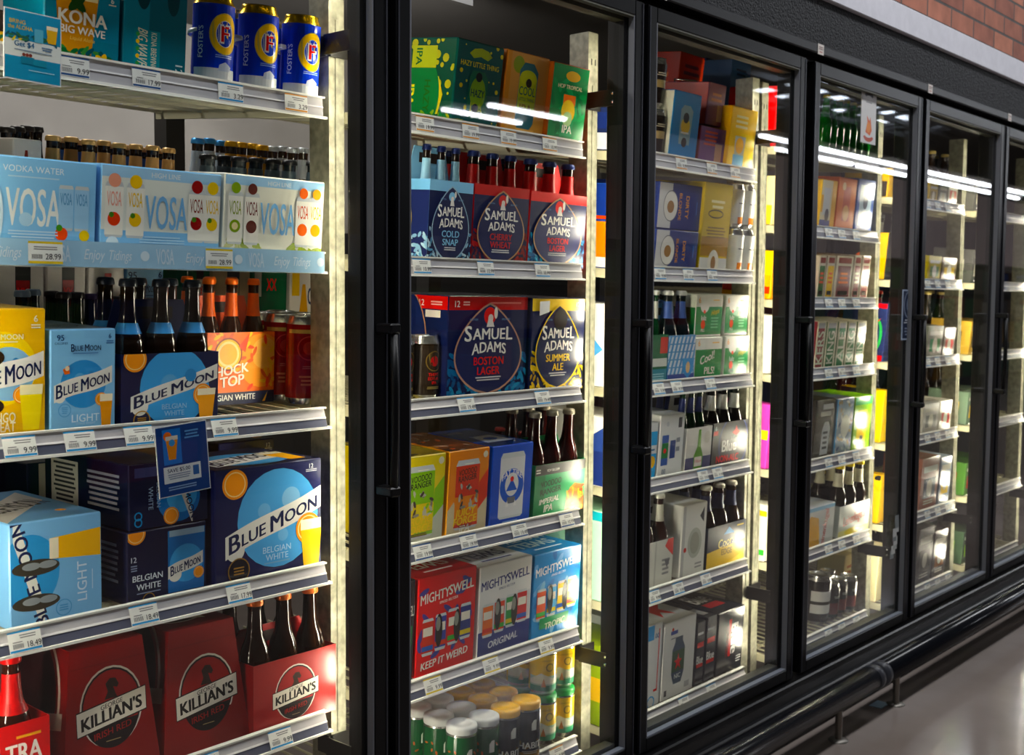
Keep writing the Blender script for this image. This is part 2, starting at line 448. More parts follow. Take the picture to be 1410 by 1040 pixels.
def carrier(label, x0, x1, y, z, h, d, col, front=None, left=None, handle=None, hh=.2, group=None, bot=None, desc='', nb=3, rows=2, back=None, rough=.36, hcol=None):
    """open six-pack basket: four board walls, a middle divider with a hand hole, and its bottles"""
    w = x1-x0; t = .0015; b = MB(); m = M(col, rough)
    b.box(-w/2, w/2, -d/2, -d/2+t, 0, h, m); b.box(-w/2, w/2, d/2-t, d/2, 0, h, m)
    b.box(-w/2, -w/2+t, -d/2+t, d/2-t, 0, h, m); b.box(w/2-t, w/2, -d/2+t, d/2-t, 0, h, m)
    b.box(-w/2+t, w/2-t, -d/2+t, d/2-t, 0, t, m)
    if front:
        a = Art(w, h, 0, rough); front(a); b.art(a, lambda p, q, o: (p-w/2, -d/2-o, q))
    if left:
        a = Art(d, h, 0, rough); left(a); b.art(a, lambda p, q, o: (-w/2-o, d/2-p, q))
    o = seat(b.build('bottle_carrier'), (x0+x1)/2, y+d/2, z); tag(o, label, 'bottle carrier', group)
    hb = MB(); hm = M(hcol or col, rough); e = w/2-.004
    if handle:
        hb.prism([(-e, .002), (e, .002), (e, h*1.05), (e*.75, hh), (-e*.75, hh), (-e, h*1.05)], 1, -.001, .001, hm)
        hb.box(-e*.5, e*.5, -.0016, .0016, hh-.032, hh-.012, M('241a18', .6))
    else:
        hb.box(-e, e, -.001, .001, .002, h*.98, hm)
    hb.build('carrier_handle', o)
    if bot:
        names = ['left', 'middle', 'right'] if nb == 3 else ['left', 'right']
        for j in range(rows):
            for i in range(nb):
                bx_ = x0+w*(i+.5)/nb; by_ = y+d*(j+.5)/rows
                bottle('%s bottle at %s %s in the %s' % (bot.get('w', 'brown'), ('front', 'back')[j], names[i], desc), bx_, by_, z+.0025, fat=min(1., round((w/nb-.0058)/.061, 2), round((d/rows-.006)/.061, 2)),
                       group='bottles in the '+desc, **{q: r for q, r in bot.items() if q != 'w'})
    return o

# ------------------------------------------------------------------ the setting
XL, XR = -2.0, 9.0
def sbox(name, x0, x1, y0, y1, z0, z1, m, c=0):
    return struct(MB().box(x0, x1, y0, y1, z0, z1, m, c).build(name))
FLOOR = noise_mat('polished_concrete', '7a716b', '9c938e', 1.6, .16, 0, 6, .3, .72)
_n = FLOOR.node_tree
_t = _n.nodes.new('ShaderNodeTexNoise'); _t.inputs['Scale'].default_value = 5; _t.inputs['Detail'].default_value = 5
_mr = _n.nodes.new('ShaderNodeMapRange'); _mr.inputs['To Min'].default_value = .06; _mr.inputs['To Max'].default_value = .2
_n.links.new(_t.outputs['Fac'], _mr.inputs['Value']); _n.links.new(_mr.outputs[0], _n.nodes['Principled BSDF'].inputs['Roughness'])
sbox('floor', -8, 45, -14, 3.2, -.1, 0, FLOOR)
sbox('wall_back', XL, 45, .0, .25, 2.142, 4.6, brick_mat())
sbox('trim_1', XL, 45, -.018, .2, 2.06, 2.142, noise_mat('lilac_grey_paint', 'd6d5dc', 'dedde4', 30, .5), .003)
STUCCO = noise_mat('black_stucco', '08090d', '101218', 170, .6, .55, 3, .3, .7, .25)
sbox('trim_2', XL, 45, -.004, .2, 1.937, 2.06, STUCCO)
sbox('trim_3', XL, 45, -.010, .12, 1.911, 1.937, M('101115', .4, 0, .3), .003)
sbox('trim_4', XL, 45, .03, .1, 1.88, 1.911, M('050506', .6))
# sill, kick panel
sbox('trim_5', XL, 45, -.014, .12, .150, .172, M('0d0d0f', .3), .004)
sbox('trim_6', XL, 45, -.006, .12, .118, .150, M('0a0a0b', .35))
sbox('trim_7', XL, 45, -.020, .02, .035, .118, M('101013', .33), .004)
sbox('baseboard_back', XL, 45, .0, .05, 0, .035, M('060606', .6))
sbox('wall_left', XL, .640, .0, .1, .172, 1.911, BLACK)
sbox('ceiling', -8, 45, -14, .2, 4.6, 4.7, M('2c2c2e', .9))
# stock room behind the shelves
sbox('wall_stockroom', -2, 46, 2.5, 2.6, 0, 2.4, noise_mat('stockroom_panel', '96938f', 'a9a6a2', 3, .6))
sbox('wall_stockroom_left', -2.1, -2, .1, 2.6, 0, 2.4, M('a3a09c', .6))
sbox('ceiling_stockroom', -2, 46, .15, 2.6, 2.3, 2.4, M('4a4846', .6))
sbox('trim_21', -2, 46, 2.47, 2.5, 0, 1.52, M('1d1b1a', .7))  # added dark sheet: shade seen between the goods, put in as colour
# far side of the aisle: what the glass reflects
sbox('wall_front', 8.5, 45, -4.75, -4.6, 1.78, 2.78, M('cfc2c4', .7))
sbox('wall_aisle_end', -8, 45, -14.1, -14, 0, 4.6, M('1f1e1d', .8))

MX = [.640, 1.405, 2.172, 2.954, 3.742, 4.515, 5.283]      # mullion centres
DOORS = [(.646, 1.396), (1.414, 2.163), (2.180, 2.930), (2.978, 3.729), (3.755, 4.507), (4.524, 5.275)]
DZ0, DZ1 = .180, 1.893
for i, (a, c) in enumerate(DOORS):
    d = MB()
    s, gy, th = .034, .016, .05
    d.box(a, a+s, 0, th, DZ0, DZ1, BLACKG, .002); d.box(c-s, c, 0, th, DZ0, DZ1, BLACKG, .002)
    d.box(a+s, c-s, 0, th, DZ1-s, DZ1, BLACKG, .002); d.box(a+s, c-s, 0, th, DZ0, DZ0+s-.003, BLACKG, .002)
    for xx in (a+.004, c-.007):       # the thin bead down the outer edge of each stile
        d.box(xx, xx+.003, -.0015, 0, DZ0+.004, DZ1-.004, M('33343a', .3))
    door = struct(d.build('door_%d' % (i+1)))
    g = MB(); e = .0008; x0, x1, z0, z1 = a+s, c-s, DZ0+s-.003, DZ1-s
    gt = .0035
    g.box(x0, x0+gt, .0015, gy, z0, z1, GASKET); g.box(x1-gt, x1, .0015, gy, z0, z1, GASKET)
    g.box(x0+gt, x1-gt, .0015, gy, z0, z0+gt, M('7d818a', .5)); g.box(x0+gt, x1-gt, .0015, gy, z1-gt, z1, M('55554c', .5))
    g.build('gasket', door)
    MB().box(x0+.001, x1-.001, gy, gy+.006, z0+.001, z1-.001, GLASS).build('glass_pane', door)
    sp = MB(); m = M('0d0c0b', .55, 0, .2)    # dark spacer bars behind the glass
    sp.box(x0, x0+.012, gy+.007, th, z0, z1, m); sp.box(x1-.012, x1, gy+.007, th, z0, z1, m); sp.box(x0, x1, gy+.007, th, z0, z0+.010, M('4b4a48', .5)); sp.box(x0, x1, gy+.007, th, z1-.010, z1, M('3a372f', .5))
    sp.build('spacer', door)
    h = MB(); hx = c-.020
    h.tube([(hx, -.034, .905), (hx, -.037, 1.0), (hx, -.037, 1.08), (hx, -.034, 1.175)], .0075, M('0a0a0c', .4, 0, .3), 10)
    for zz in (.892, 1.176): h.box(hx-.013, hx+.011, -.042, 0, zz, zz+.018, M('0e0e10', .3), .003)
    h.build('handle', door)
for i, x in enumerate(MX):
    struct(MB().box(x-.030, x+.030, .052, .086, .172, 1.89, M('0a0908', .5, 0, .2), .002).build('trim_%d' % (i+8)))

# LED strips on the back of each mullion
LED = emit('led_lens', 'fff5e0', LED_POWER)
lens0 = None
for i, x in enumerate(MX):
    o = MB().box(x-.011, x+.011, .0855, .0865, .215, 1.86, WHITE).build('led_strip_light', None)
    tag(o, 'slim white light strip on the back of mullion number %s from the left end' % ('one', 'two', 'three', 'four', 'five', 'six', 'seven')[i], 'light', 'light strips behind the door mullions')
    for k in range(17):
        if lens0 is None:
            n = 6; vs = [(-.004*math.cos(math.pi*j/n), .009*math.sin(math.pi*j/n), zz) for zz in (0, .05) for j in range(n+1)]
            fs = [(j, j+1, n+2+j, n+1+j) for j in range(n)] + [tuple(range(n, -1, -1)), tuple(range(n+1, 2*n+2))]
            q = lens0 = MB().add(vs, fs, LED, True).build('lens', o)
        else:
            q = lens0.copy(); COL.objects.link(q); q.parent = o
        q.location = (x, .0866, .225+k*.096)

# ceiling tubes in the store (mirrored in the door glass)
TUBE = emit('tube_glow', 'f4f7ff', TUBE_POWER)
def tube_light(x0, x1, y, z, label):
    b = MB().box(x0, x1, y-.08, y+.08, z+.05, z+.11, WHITE, .004); o = b.build('tube_light'); tag(o, label, 'light', 'ceiling tubes over the aisle')
    MB().box(x0+.02, x1-.02, y-.03, y+.03, z+.01, z+.049, TUBE, .008).build('tube', o)
for k in range(5):
    tube_light(12.75+k*2.45, 15.15+k*2.45, -5.62, 3.2, 'white ceiling tube in the nearer aisle row, piece %s along it' % ('one', 'two', 'three', 'four', 'five')[k])
for k in range(4):
    tube_light(14.0+k*2.45, 16.3+k*2.45, -6.08, 3.2, 'white ceiling tube in the farther aisle row, piece %s along it' % ('one', 'two', 'three', 'four')[k])
tube_light(9.0, 10.3, -6.68, 3.2, 'short white ceiling tube mirrored low in the second door')
tube_light(8.9, 10.2, -7.25, 3.2, 'second short white ceiling tube mirrored in the second door')
SKY = emit('skylight_glow', 'dfe8f4', 9.0)
for k, (xa, xb) in enumerate(((15.7, 17.0), (17.2, 18.6), (18.8, 20.2))):
    struct(MB().box(xa, xb, -7.5+.1*k, -5.7, 4.40, 4.42, SKY).build('window_%d' % (k+1)))
tb = MB(); r2 = random.Random(5)
for k in range(12):
    x_ = 14.6+k*.55; tb.tube([(x_, -7.8, 4.15), (x_+r2.uniform(-.9, .9), -5.3, 4.3)], .035, M('2a2a2c', .6), 6)
for y_ in (-7.0, -6.4, -5.9): tb.box(13, 22, y_-.04, y_+.04, 4.12, 4.2, M('2a2a2c', .6))
struct(tb.build('trim_20'))

# opposite gondola, only ever seen mirrored in the glass
gb = MB(); gb.box(3.0, 40, -5.1, -4.55, 0, .12, M('1c1b1b', .6)); gb.box(3.0, 40, -5.1, -5.06, .12, 1.75, M('232222', .7))
for zz in (.55, .95, 1.35): gb.box(3.0, 40, -5.05, -4.6, zz, zz+.03, M('3a3938', .6))
gon = gb.build('aisle_gondola'); tag(gon, 'long dark store gondola across the aisle, mirrored faintly in the door glass', 'shelf')
st = MB(); rr = random.Random(4); x = 3.05
while x < 30:
    for zz in (.13, .59, .99, 1.39):
        st.box(x, x+.34, -4.95, -4.66, zz, zz+rr.uniform(.18, .33), M(rr.choice(['7a2a2c', '2c5a34', '2b3c6a', '8a8780', '4a3a2a', '7c5f2c', '353538', '274a3c']), .5))
    x += .37
so = st.build('boxed_goods', gon); so['kind'] = 'stuff'

# bumper rail on legs
RB = M('141519', .18)
def bumper(x0, x1, label, legs):
    o = MB().box(x0+.01, x1-.01, -.102, -.098, .10, .14, BLACK).build('bumper_rail'); tag(o, label, 'bumper rail', 'bumper rail along the cooler')
    def rod(a, b_, r, m, nm, n=24):
        q = MB(); vs = []; fs = []
        prof = [(a, r*.75), (a+.004, r), (b_-.004, r), (b_, r*.75)]
        for xx, rad in prof:
            for k in range(n):
                t = 2*math.pi*k/n; vs.append((xx, -.1+rad*math.cos(t), .127+rad*math.sin(t)))
        for p_ in range(3):
            for k in range(n):
                j = (k+1) % n; fs.append((p_*n+k, (p_+1)*n+k, (p_+1)*n+j, p_*n+j))
        fs.append(tuple(range(n))); fs.append(tuple(3*n+k for k in reversed(range(n))))
        q.add(vs, fs, m, True); q.build(nm, o)
    rod(x0+.028, x1-.028, .036, RB, 'rail_tube')
    for e in (x0, x1-.03): rod(e, e+.03, .038, M('3a3b40', .35), 'end_cap')
    for lx in legs:
        MB().lathe([(.010, .004), (.010, .095)], M('8a8680', .35, .6), 12, lx, -.1).lathe([(.028, 0), (.028, .003), (.012, .006)], M('8a8680', .4, .6), 16, lx, -.1).build('leg', o)
bumper(.75, 3.255, 'black round bumper rail on two steel legs at left along the floor', (.95, 3.02))
bumper(3.275, 5.9, 'black round bumper rail right of the joint, running away down the aisle', (3.414, 5.7))
MB2 = MB().box(3.345, 3.405, -.085, -.045, .0005, .0025, M('9fb4c4', .4)); tag(MB2.build('paper_scrap', None), 'small pale blue scrap of paper on the floor by a bumper leg', 'litter')

# door number stickers on the header
def sticker(x, label, grp=True):
    b = MB().box(x, x+.034, -.0112, -.0101, 1.909, 1.937, M('d9d2cc', .5))
    a = Art(.034, .028); a.lines(.5, .62, .75, .35, 2, '7a5c58'); a.lines(.5, .25, .6, .22, 1, 'b07c74')
    b.art(a, lambda p, q, o: (x+p, -.0113-o, 1.909+q)); tag(b.build('header_sticker'), label, 'sticker', 'white stickers on the header')
sticker(px(1126, 70, -.01), 'white sticker with red print on the header above the third mullion gap')
sticker(px(1278, 124, -.01), 'white sticker on the header between the fourth and fifth doors')
sticker(px(1388, 163, -.01), 'white sticker on the header at the far right end')
sticker(px(906, 0, -.01), 'white sticker cut off by the top edge above the third door')

# ------------------------------------------------------------------ shelf uprights
def upright(x, y, top, label, w=.036, d=.055, clips=True, mx=None, lowmat=True):
    o = MB().box(x-w/2, x-w/2+.004, y, y+d, .0, top, STEEL).box(x+w/2-.004, x+w/2, y, y+d, .0, top, STEEL).box(x-w/2+.004, x+w/2-.004, y, y+.004, .0, top, STEEL).build('shelf_upright')
    tag(o, label, 'shelf post', 'steel shelf uprights')
    r = MB(); r.box(x-.004, x+.004, y-.0025, y, .42, top-.12, STEEL, .001)
    r.build('groove_rib', o)
    for dx in (-.008, .006):
        MB().box(x+dx, x+dx+.0035, y-.0006, y, top-.074, top-.060, M('15130f', .7)).build('slot', o)
    if clips and mx:
        for zz in (1.69, .40):
            c = MB(); m = M('0d0c0b', .4)
            c.box(x-w/2-.006, x+w/2+.004, y-.006, y-.003, zz-.018, zz+.018, m); c.box(x-w/2-.008, x-w/2-.004, y-.006, y+.03, zz-.018, zz+.018, m)
            c.box(mx-.034, mx-.031, .055, y-.003, zz-.018, zz+.018, m); c.box(mx-.034, x-w/2, y-.006, y-.003, zz-.018, zz+.018, m)
            cl = c.build('clip', o)
            q = MB()
            for dz in (-.009, .009): q.tube([(mx-.034, .066, zz+dz), (mx-.0365, .066, zz+dz)], .0036, CHROME, 10)
            q.build('screw', cl)
    return o
UPR = [(.655, 1.85, 'first'), (1.404, 1.86, 'second'), (2.172, 1.85, 'third'), (2.921, 1.855, 'fourth'), (2.974, 1.850, 'fifth'), (3.752, 1.855, 'sixth'), (4.517, 1.855, 'seventh'), (5.285, 1.855, 'eighth')]
for x, t, nm in UPR:
    mx = min(MX, key=lambda q: abs(q-x))
    upright(x, .148, t, 'bright slotted steel shelf post, %s from the left along the front' % nm, mx=mx if nm not in ('fourth',) else None, clips=nm != 'fourth')
for x, nm in ((1.385, 'second'), (2.15, 'third'), (2.945, 'fourth'), (3.74, 'fifth'), (4.51, 'sixth')):
    b = MB().box(x-.022, x+.022, .640, .685, 0, 1.85, M('3c3a38', .5, .3)); o = b.build('rear_shelf_upright')
    tag(o, 'dark rear shelf post behind the goods, %s from the left' % nm, 'shelf post', 'rear shelf posts')

# ------------------------------------------------------------------ shelves with price strips and tags
SH = {1: [1.555, 1.282, 1.005, .722, .447, .187], 3: [1.561, 1.284, 1.0, .758, .478, .167],
      4: [1.652, 1.427, 1.213, .997, .718, .443, .169]}
SH[2] = SH[1]; SH[5] = [1.562, 1.282, 1.002, .725, .444, .169]; SH[6] = SH[5]
SX = {1: (.700, 1.342), 2: (1.470, 2.090), 3: (2.240, 2.860), 4: (3.025, 3.665), 5: (3.810, 4.425), 6: (4.585, 5.19)}
ORD = ['top', 'second', 'third', 'fourth', 'fifth', 'sixth', 'seventh']
DN = ['', 'first', 'second', 'third', 'fourth', 'fifth', 'sixth']
WIRE = M('aaa690', .45); LIPM = M('fbfaf4', .3); STRIPM = M('c4c2c6', .25)
TILT = {1: [5, 5, 2.5, .5, .5, .5], 2: [7.5, 4, 2.3, 4, 3, 2], 3: [6.5, 5, 3, 4, 3, 3], 4: [5, 5, 5, 5, 4, 4, 4], 5: [5, 5, 5, 4, 4, 4], 6: [5, 5, 5, 4, 4, 4]}
def top_of(d, r): return SH[d][r]+.0235
_tg = {}
def price_tag(par, x, tilt_y, z, price, col, w=.049):
    """paper price tag in the strip: name line, bar code, price, coloured edges"""
    k = (price, col, tilt_y)
    if k in _tg:
        o = _tg[k].copy(); COL.objects.link(o); o.parent = par; o.location = (x, 0, z); return o
    b = MB(); h = .029; ty = tilt_y
    def mp(p, q, o): return (p-w/2, .1165-ty*(1-q/.033)-.0022-o, q)
    n = 2
    a = Art(w, h); a.r(0, 0, 1, 1, 'f1f1ee')
    a.r(0, .93, 1, 1, col); a.r(.02, .03, .98, .13, col)
    a.lines(.6, .74, .55, .22, 2, '8a8a8c'); 
    for i in range(9): a.r(.12+i*.037, .2, .12+i*.037+.018, .42, '55555a')
    a.lines(.27, .5, .3, .08, 1, '77777a')
    a.t(price, .98, .32, .27, '23232a', .42, .01, al=-1)
    b.art(a, mp); o = b.build('price_tag', par, (x, 0, z)); _tg[k] = o; return o
def shelf(d, r, tags=(), tilt=.011, cover=None):
    x0, x1 = SX[d]; z = SH[d][r]; b = MB(); zt = z+.0235
    n = int((x1-x0)/.034)
    for i in range(n+1):
        xx = x0+.006+(x1-x0-.012)*i/n
        b.box(xx-.0018, xx+.0018, .128, .64, zt-.0045, zt, WIRE)
    xa, xb = MX[d-1]+.006, MX[d]-.006
    for xx in [xa+.034*i for i in range(int((x0-xa)/.034)+1)]+[xb-.034*i for i in range(int((xb-x1)/.034)+1)]: b.box(xx-.0022, xx+.0022, .212, .62, zt-.0045, zt, WIRE)
    for yy in (.214, .618): b.box(xa-.002, xb+.002, yy-.002, yy+.002, zt-.009, zt-.0046, WIRE)
    for yy in (.20, .34, .48, .62): b.box(x0+.001, x1-.001, yy-.003, yy+.003, zt-.011, zt-.0048, WIRE)
    for xx in (x0, x1): b.box(xx-.003, xx+.003, .126, .64, zt-.022, zt-.0005, WIRE)
    b.box(x0-.003, x1+.003, .122, .127, zt-.020, zt+.002, WIRE)
    tl = math.tan(math.radians(TILT[d][r])); b.v = [(p[0], p[1], p[2]+(p[1]-.125)*tl) for p in b.v]
    o = b.build('wire_shelf'); tag(o, 'cream wire shelf with price strip, %s level behind the %s door' % (ORD[r], DN[d]), 'shelf', 'wire shelves in the cooler')
    s = MB(); zl = z+.0335
    s.prism([(.1165, .0335), (.1165-tilt, 0), (.1190-tilt, -.0005), (.1190, .0335)], 0, x0-.003, x1+.003, STRIPM)
    if tilt > .0075: s.prism([(.1162-tilt*.52, .0155), (.1162-tilt*.94, .0022), (.1157-tilt*.94, .0022), (.1157-tilt*.52, .0155)], 0, x0-.002, x1+.002, M('56596a', .3))
    s.prism([(.1235, .0335), (.1130, .0335), (.1128, .0365), (.1235, .0365)], 0, x0-.003, x1+.006, LIPM)
    s.prism([(.1215-tilt, .0028), (.1135-tilt, .0018), (.1130-tilt, -.0022), (.1215-tilt, -.0018)], 0, x0-.003, x1+.010, LIPM)
    s.prism([(.1166-tilt*.45, .0190), (.1156-tilt*.45, .0190), (.1150-tilt*.55, .0165), (.1160-tilt*.55, .0165)], 0, x0-.003, x1+.003, M('e2e0e2', .3))
    s.v = [(a, b_, c+z) for a, b_, c in s.v]
    s.build('price_strip', o)
    if cover: cover(o, z, x0, x1)
    for u, v, pr, col in tags:
        xx = px(u, v, .113)
        price_tag(o, xx, tilt, z+.003, pr, col)
    return o
BL, YE, OR, NV = '3f8fc8', 'd9c04a', 'd99a5a', '2c4f86'
def vosa_cover(o, z, x0, x1):
    b = MB(); w = x1-x0; b.box(x0, x1, .1090, .1105, z-.001, z+.037, M('a9cbe4', .35))
    a = Art(w, .036); 
    for k in range(4):
        X = .06+k*.27
        a.t('Enjoy', X-.015, .5, .42, 'dfeaf4', .05, 0, it=.2); a.t('Tidings', X+.05, .5, .42, 'dfeaf4', .06, 0, it=.2); a.c(X+.115, .5, .012, 'd7e6f2'); a.t('VOSA', X+.17, .5, .66, 'd4e4f2', .05, .012)
    b.art(a, lambda p, q, of: (x0+p, .1090-of, z+q)); b.build('printed_strip_cover', o)
def tags_for(us, vs, prices, col): return [(u, v, p_, c) for u, v, p_, c in zip(us, vs, prices, col if isinstance(col, list) else [col]*9)]
shelf(1, 0, tags_for([102, 202, 318, 408], [105, 118, 131, 143], ['9.99', '17.99', '3.29', '3.29'], [NV, NV, BL, OR]), .002)
shelf(1, 1, [], .001, vosa_cover)
for (u, v) in ((62, 354), (301, 359)):
    o_ = bpy.data.objects['wire_shelf.001']
    b = MB(); a = Art(.052, .032); a.r(0, 0, 1, 1, 'eef0ee'); a.r(0, .9, 1, 1, YE); a.r(0, 0, 1, .12, YE); a.lines(.5, .7, .7, .2, 2, '8a8a8c'); a.t('28.99', .72, .33, .26, '26262b', .45, .01)
    for i in range(9): a.r(.1+i*.035, .22, .1+i*.035+.018, .42, '55555a')
    xx = px(u, v, .109); b.art(a, lambda p, q, of: (xx-.026+p, .1070-of, SH[1][1]+.002+q)); b.build('price_tag', o_)
shelf(1, 2, tags_for([25, 108, 189, 307], [612, 605, 598, 590], ['9.99', '9.99', '9.99', '9.99'], BL))
shelf(1, 3, tags_for([32, 196, 327], [868, 832, 810], ['18.49', '18.49', '17.99'], BL))
shelf(1, 4, tags_for([283, 384], [1030, 1002], ['17.49', '9.99'], BL))
shelf(1, 5, [])
shelf(2, 0, tags_for([585, 648, 700, 757], [178, 183, 189, 196], ['19.99', '19.99', '19.99', '10.99'], OR), .003)
shelf(2, 1, tags_for([580, 668, 746], [368, 371, 375], ['10.99', '10.99', '10.99'], BL), .006)
shelf(2, 2, tags_for([640, 745], [560, 552], ['19.49', '19.49'], BL))
shelf(2, 3, tags_for([580, 643, 713, 778], [760, 745, 730, 715], ['19.99', '19.99', '19.49', '10.99'], NV))
shelf(2, 4, tags_for([594, 674, 750], [940, 914, 890], ['9.99', '9.99', '9.99'], YE))
shelf(2, 5, tags_for([765], [1036], ['9.99'], OR))
shelf(3, 0, tags_for([938, 980, 1012], [228, 234, 238], ['9.99', '9.99', '9.99'], OR), .004)
shelf(3, 1, tags_for([908, 947, 980], [378, 379, 380], ['9.99', '17.49', '9.99'], BL), .006)
shelf(3, 2, tags_for([905, 930, 976], [535, 532, 527], ['9.99', '9.99', '9.99'], BL))
shelf(3, 3, tags_for([966, 986], [657, 652], ['9.99', '9.99'], BL))
shelf(3, 4, tags_for([899, 932, 970], [822, 808, 797], ['9.99', '9.99', '9.99'], BL))
shelf(3, 5, tags_for([940, 978], [965, 950], ['17.49', '17.49'], BL))
for r_, vs_ in ((0, 236), (1, 323), (2, 416), (3, 509), (4, 628), (5, 746), (6, 862)):
    shelf(4, r_, tags_for([1140, 1158, 1178], [vs_, vs_, vs_], ['9.99', '9.99', '9.99'], BL) if r_ else [], .008)
for r_, vs_ in ((0, 290), (1, 396), (2, 500), (3, 604), (4, 706), (5, 806)):
    shelf(5, r_, tags_for([1276, 1290, 1304], [vs_, vs_, vs_], ['9.99', '9.99', '9.99'], BL), .008)
for r_ in range(6): shelf(6, r_, [], .008)

# ================================================================== goods, door by door
YF = .142     # front plane of the goods on the shelves
# ---- artwork
def art_bm_light(a):
    a.r(0, 0, 1, 1, '8fbfe6'); moon_logo(a, .5, .47, .88, .24, .085, '4f8fcb', .36)
    a.t('95', .14, .93, .055, '26406e'); a.t('CALORIES', .15, .875, .022, '26406e', .2, 0); a.t('6', .92, .94, .045, '26406e'); a.lines(.92, .88, .13, .04, 2, '4a6ea4')
    a.caps(BMW, .3, .78, .80, .05, '23304f'); a.lines(.53, .775, .4, .015, 1, '4a6ea4')
    a.p([(.17, .62), (.27, .66), (.28, .58), (.2, .57)], 'd8703a'); a.c(.24, .63, .035, 'f0d7b8')
    orange(a, .78, .31, .1); beer_glass(a, .86, .03, .2, .33, 'd9962e')
    a.ring(.2, .22, .1, .012, '6aa0d2'); a.lines(.2, .22, .1, .07, 4, '6aa0d2')
    a.t('LIGHT', .53, .135, .075, 'd9eaf8', .44, .01); a.t('CITRUS WHEAT', .53, .08, .02, 'c3dcf2', .4, 0)
def art_bm_mango(a):
    a.r(0, 0, 1, 1, 'e2b61e'); a.c(.3, .54, .58, 'f0d31a'); moon_logo(a, .42, .5, 1.1, .2, .1, '8fb6d6', .42)
    a.t('6', .86, .93, .05, 'f3ecd0'); a.lines(.86, .87, .16, .04, 2, 'f3ecd0'); a.c(.2, .79, .06, 'f2ebc4'); a.c(.2, .79, .03, 'e8c23a'); a.t('MOON', .48, .79, .04, 'f2ebc4', .36); a.lines(.35, .75, .5, .015, 1, 'f2ebc4')
    a.c(.2, .63, .16, '2c2014', .12); a.c(.16, .25, .19, '2a2018', .12)
    orange(a, .63, .33, .14); beer_glass(a, .78, .05, .36, .36, 'f1dc2c', 'f6edc6')
    a.t('MANGO', .28, .16, .075, 'f6efcf', .5); a.t('WHEAT', .28, .085, .075, 'f6efcf', .5)
def art_bm_white(a, top=True):
    a.r(0, 0, 1, 1, '15193f'); moon_logo(a, .54, .52, .86, .28, .105, '5aa0dc', .36)
    a.c(.7, .68, .06, '4a8ac4'); orange(a, .13, .93, .115)
    orange(a, .83, .4, .1); beer_glass(a, .87, .06, .19, .42)
    a.t('BELGIAN', .53, .26, .07, 'a9cdec', .34, .01); a.t('WHITE', .53, .165, .07, 'a9cdec', .27, .01); a.lines(.53, .1, .28, .03, 1, '6f9cc8')
    a.ring(.2, .1, .085, .01, 'b08a4a'); a.lines(.2, .1, .1, .08, 3, 'b08a4a')
def art_bm_12(a):
    a.r(0, 0, 1, 1, '161a44'); a.c(.58, .52, .39, '64a3da'); a.c(.7, .68, .09, '8cb9de'); a.c(.44, .6, .06, '7db1de'); a.c(.62, .36, .05, '7db1de'); a.c(.74, .5, .04, '4f8cc4')
    orange(a, .17, .87, .115); moon_logo(a, .54, .49, .88, .3, .1, moon=False)
    orange(a, .87, .38, .125); beer_glass(a, .9, .03, .21, .43, 'f0c41e', 'f2e9d2')
    a.t('BELGIAN', .56, .245, .055, 'bcd9f2', .34, .01); a.t('WHITE', .56, .175, .055, 'bcd9f2', .25, .01); a.lines(.56, .125, .26, .025, 1, '7fa9d0')
    a.c(.2, .11, .1, '120e18'); a.ring(.2, .11, .1, .009, '8a6a3c'); a.lines(.2, .11, .12, .08, 3, '8a6a3c')
    a.t('12', .9, .95, .04, 'e8e8ec', .1); a.lines(.9, .91, .14, .03, 2, 'c8c8d0')
def art_bm_12top(a):
    a.r(0, 0, 1, 1, '15183c'); a.c(.5, .4, .4, '5c98cc', .3); a.ribbon(.1, .3, .9, .5, .34, 'd8d6d2', .0); a.caps(BMW, .13, .87, .2, .2, '1d2346', .3, .03); beer_glass(a, .85, .1, .2, .5, 'e0a92a')
def art_bm_side(a):
    a.r(0, 0, 1, 1, '11132c'); a.r(.08, .08, .42, .9, 'c9c7be'); a.lines(.25, .5, .28, .75, 10, '3a3a40'); a.lines(.72, .55, .4, .6, 7, '8f8f98')
def art_bm_can12(a):
    a.r(0, 0, 1, 1, '131634'); orange(a, .1, .98, .12); a.p([(.5, .05), (.97, .05), (.99, .95), (.5, .95)], '2f6fb4'); a.r(.52, .86, .98, .95, '9db6cc')
    a.c(.74, .45, .22, '5aa0dc'); moon_logo(a, .73, .42, .42, .24, .09, moon=False); orange(a, .9, .28, .07)
    a.t('12', .07, .62, .075, 'cfd6e6', .1); a.lines(.07, .5, .08, .1, 3, '8f9ab8'); a.t('BELGIAN', .24, .35, .085, 'dfe7f2', .42); a.t('WHITE', .25, .22, .085, 'dfe7f2', .32); a.lines(.25, .13, .3, .03, 1, '8f9ab8'); a.ring(.25, .02, .08, .01, '9a7a44')
def art_bm_can12r(a):
    a.r(0, 0, 1, 1, '131634'); a.r(.06, .8, .62, .95, '39406e'); a.c(.62, .42, .28, '2f6fb4'); a.c(.66, .45, .2, '5aa0dc'); a.ribbon(.56, .9, .8, .05, .2, 'dddbd6'); orange(a, .52, .14, .1)
    a.t('BELGIAN', .36, .5, .07, '8fa6cc', .62, .01, -90); a.t('WHITE', .26, .46, .08, '9fb4d6', .48, .01, -90); a.t('MOON', .77, .28, .1, '1d2346', .5, .03, -74); a.ring(.1, .1, .05, .015, '3f8fd0'); a.ring(.1, .2, .05, .015, '3f8fd0')
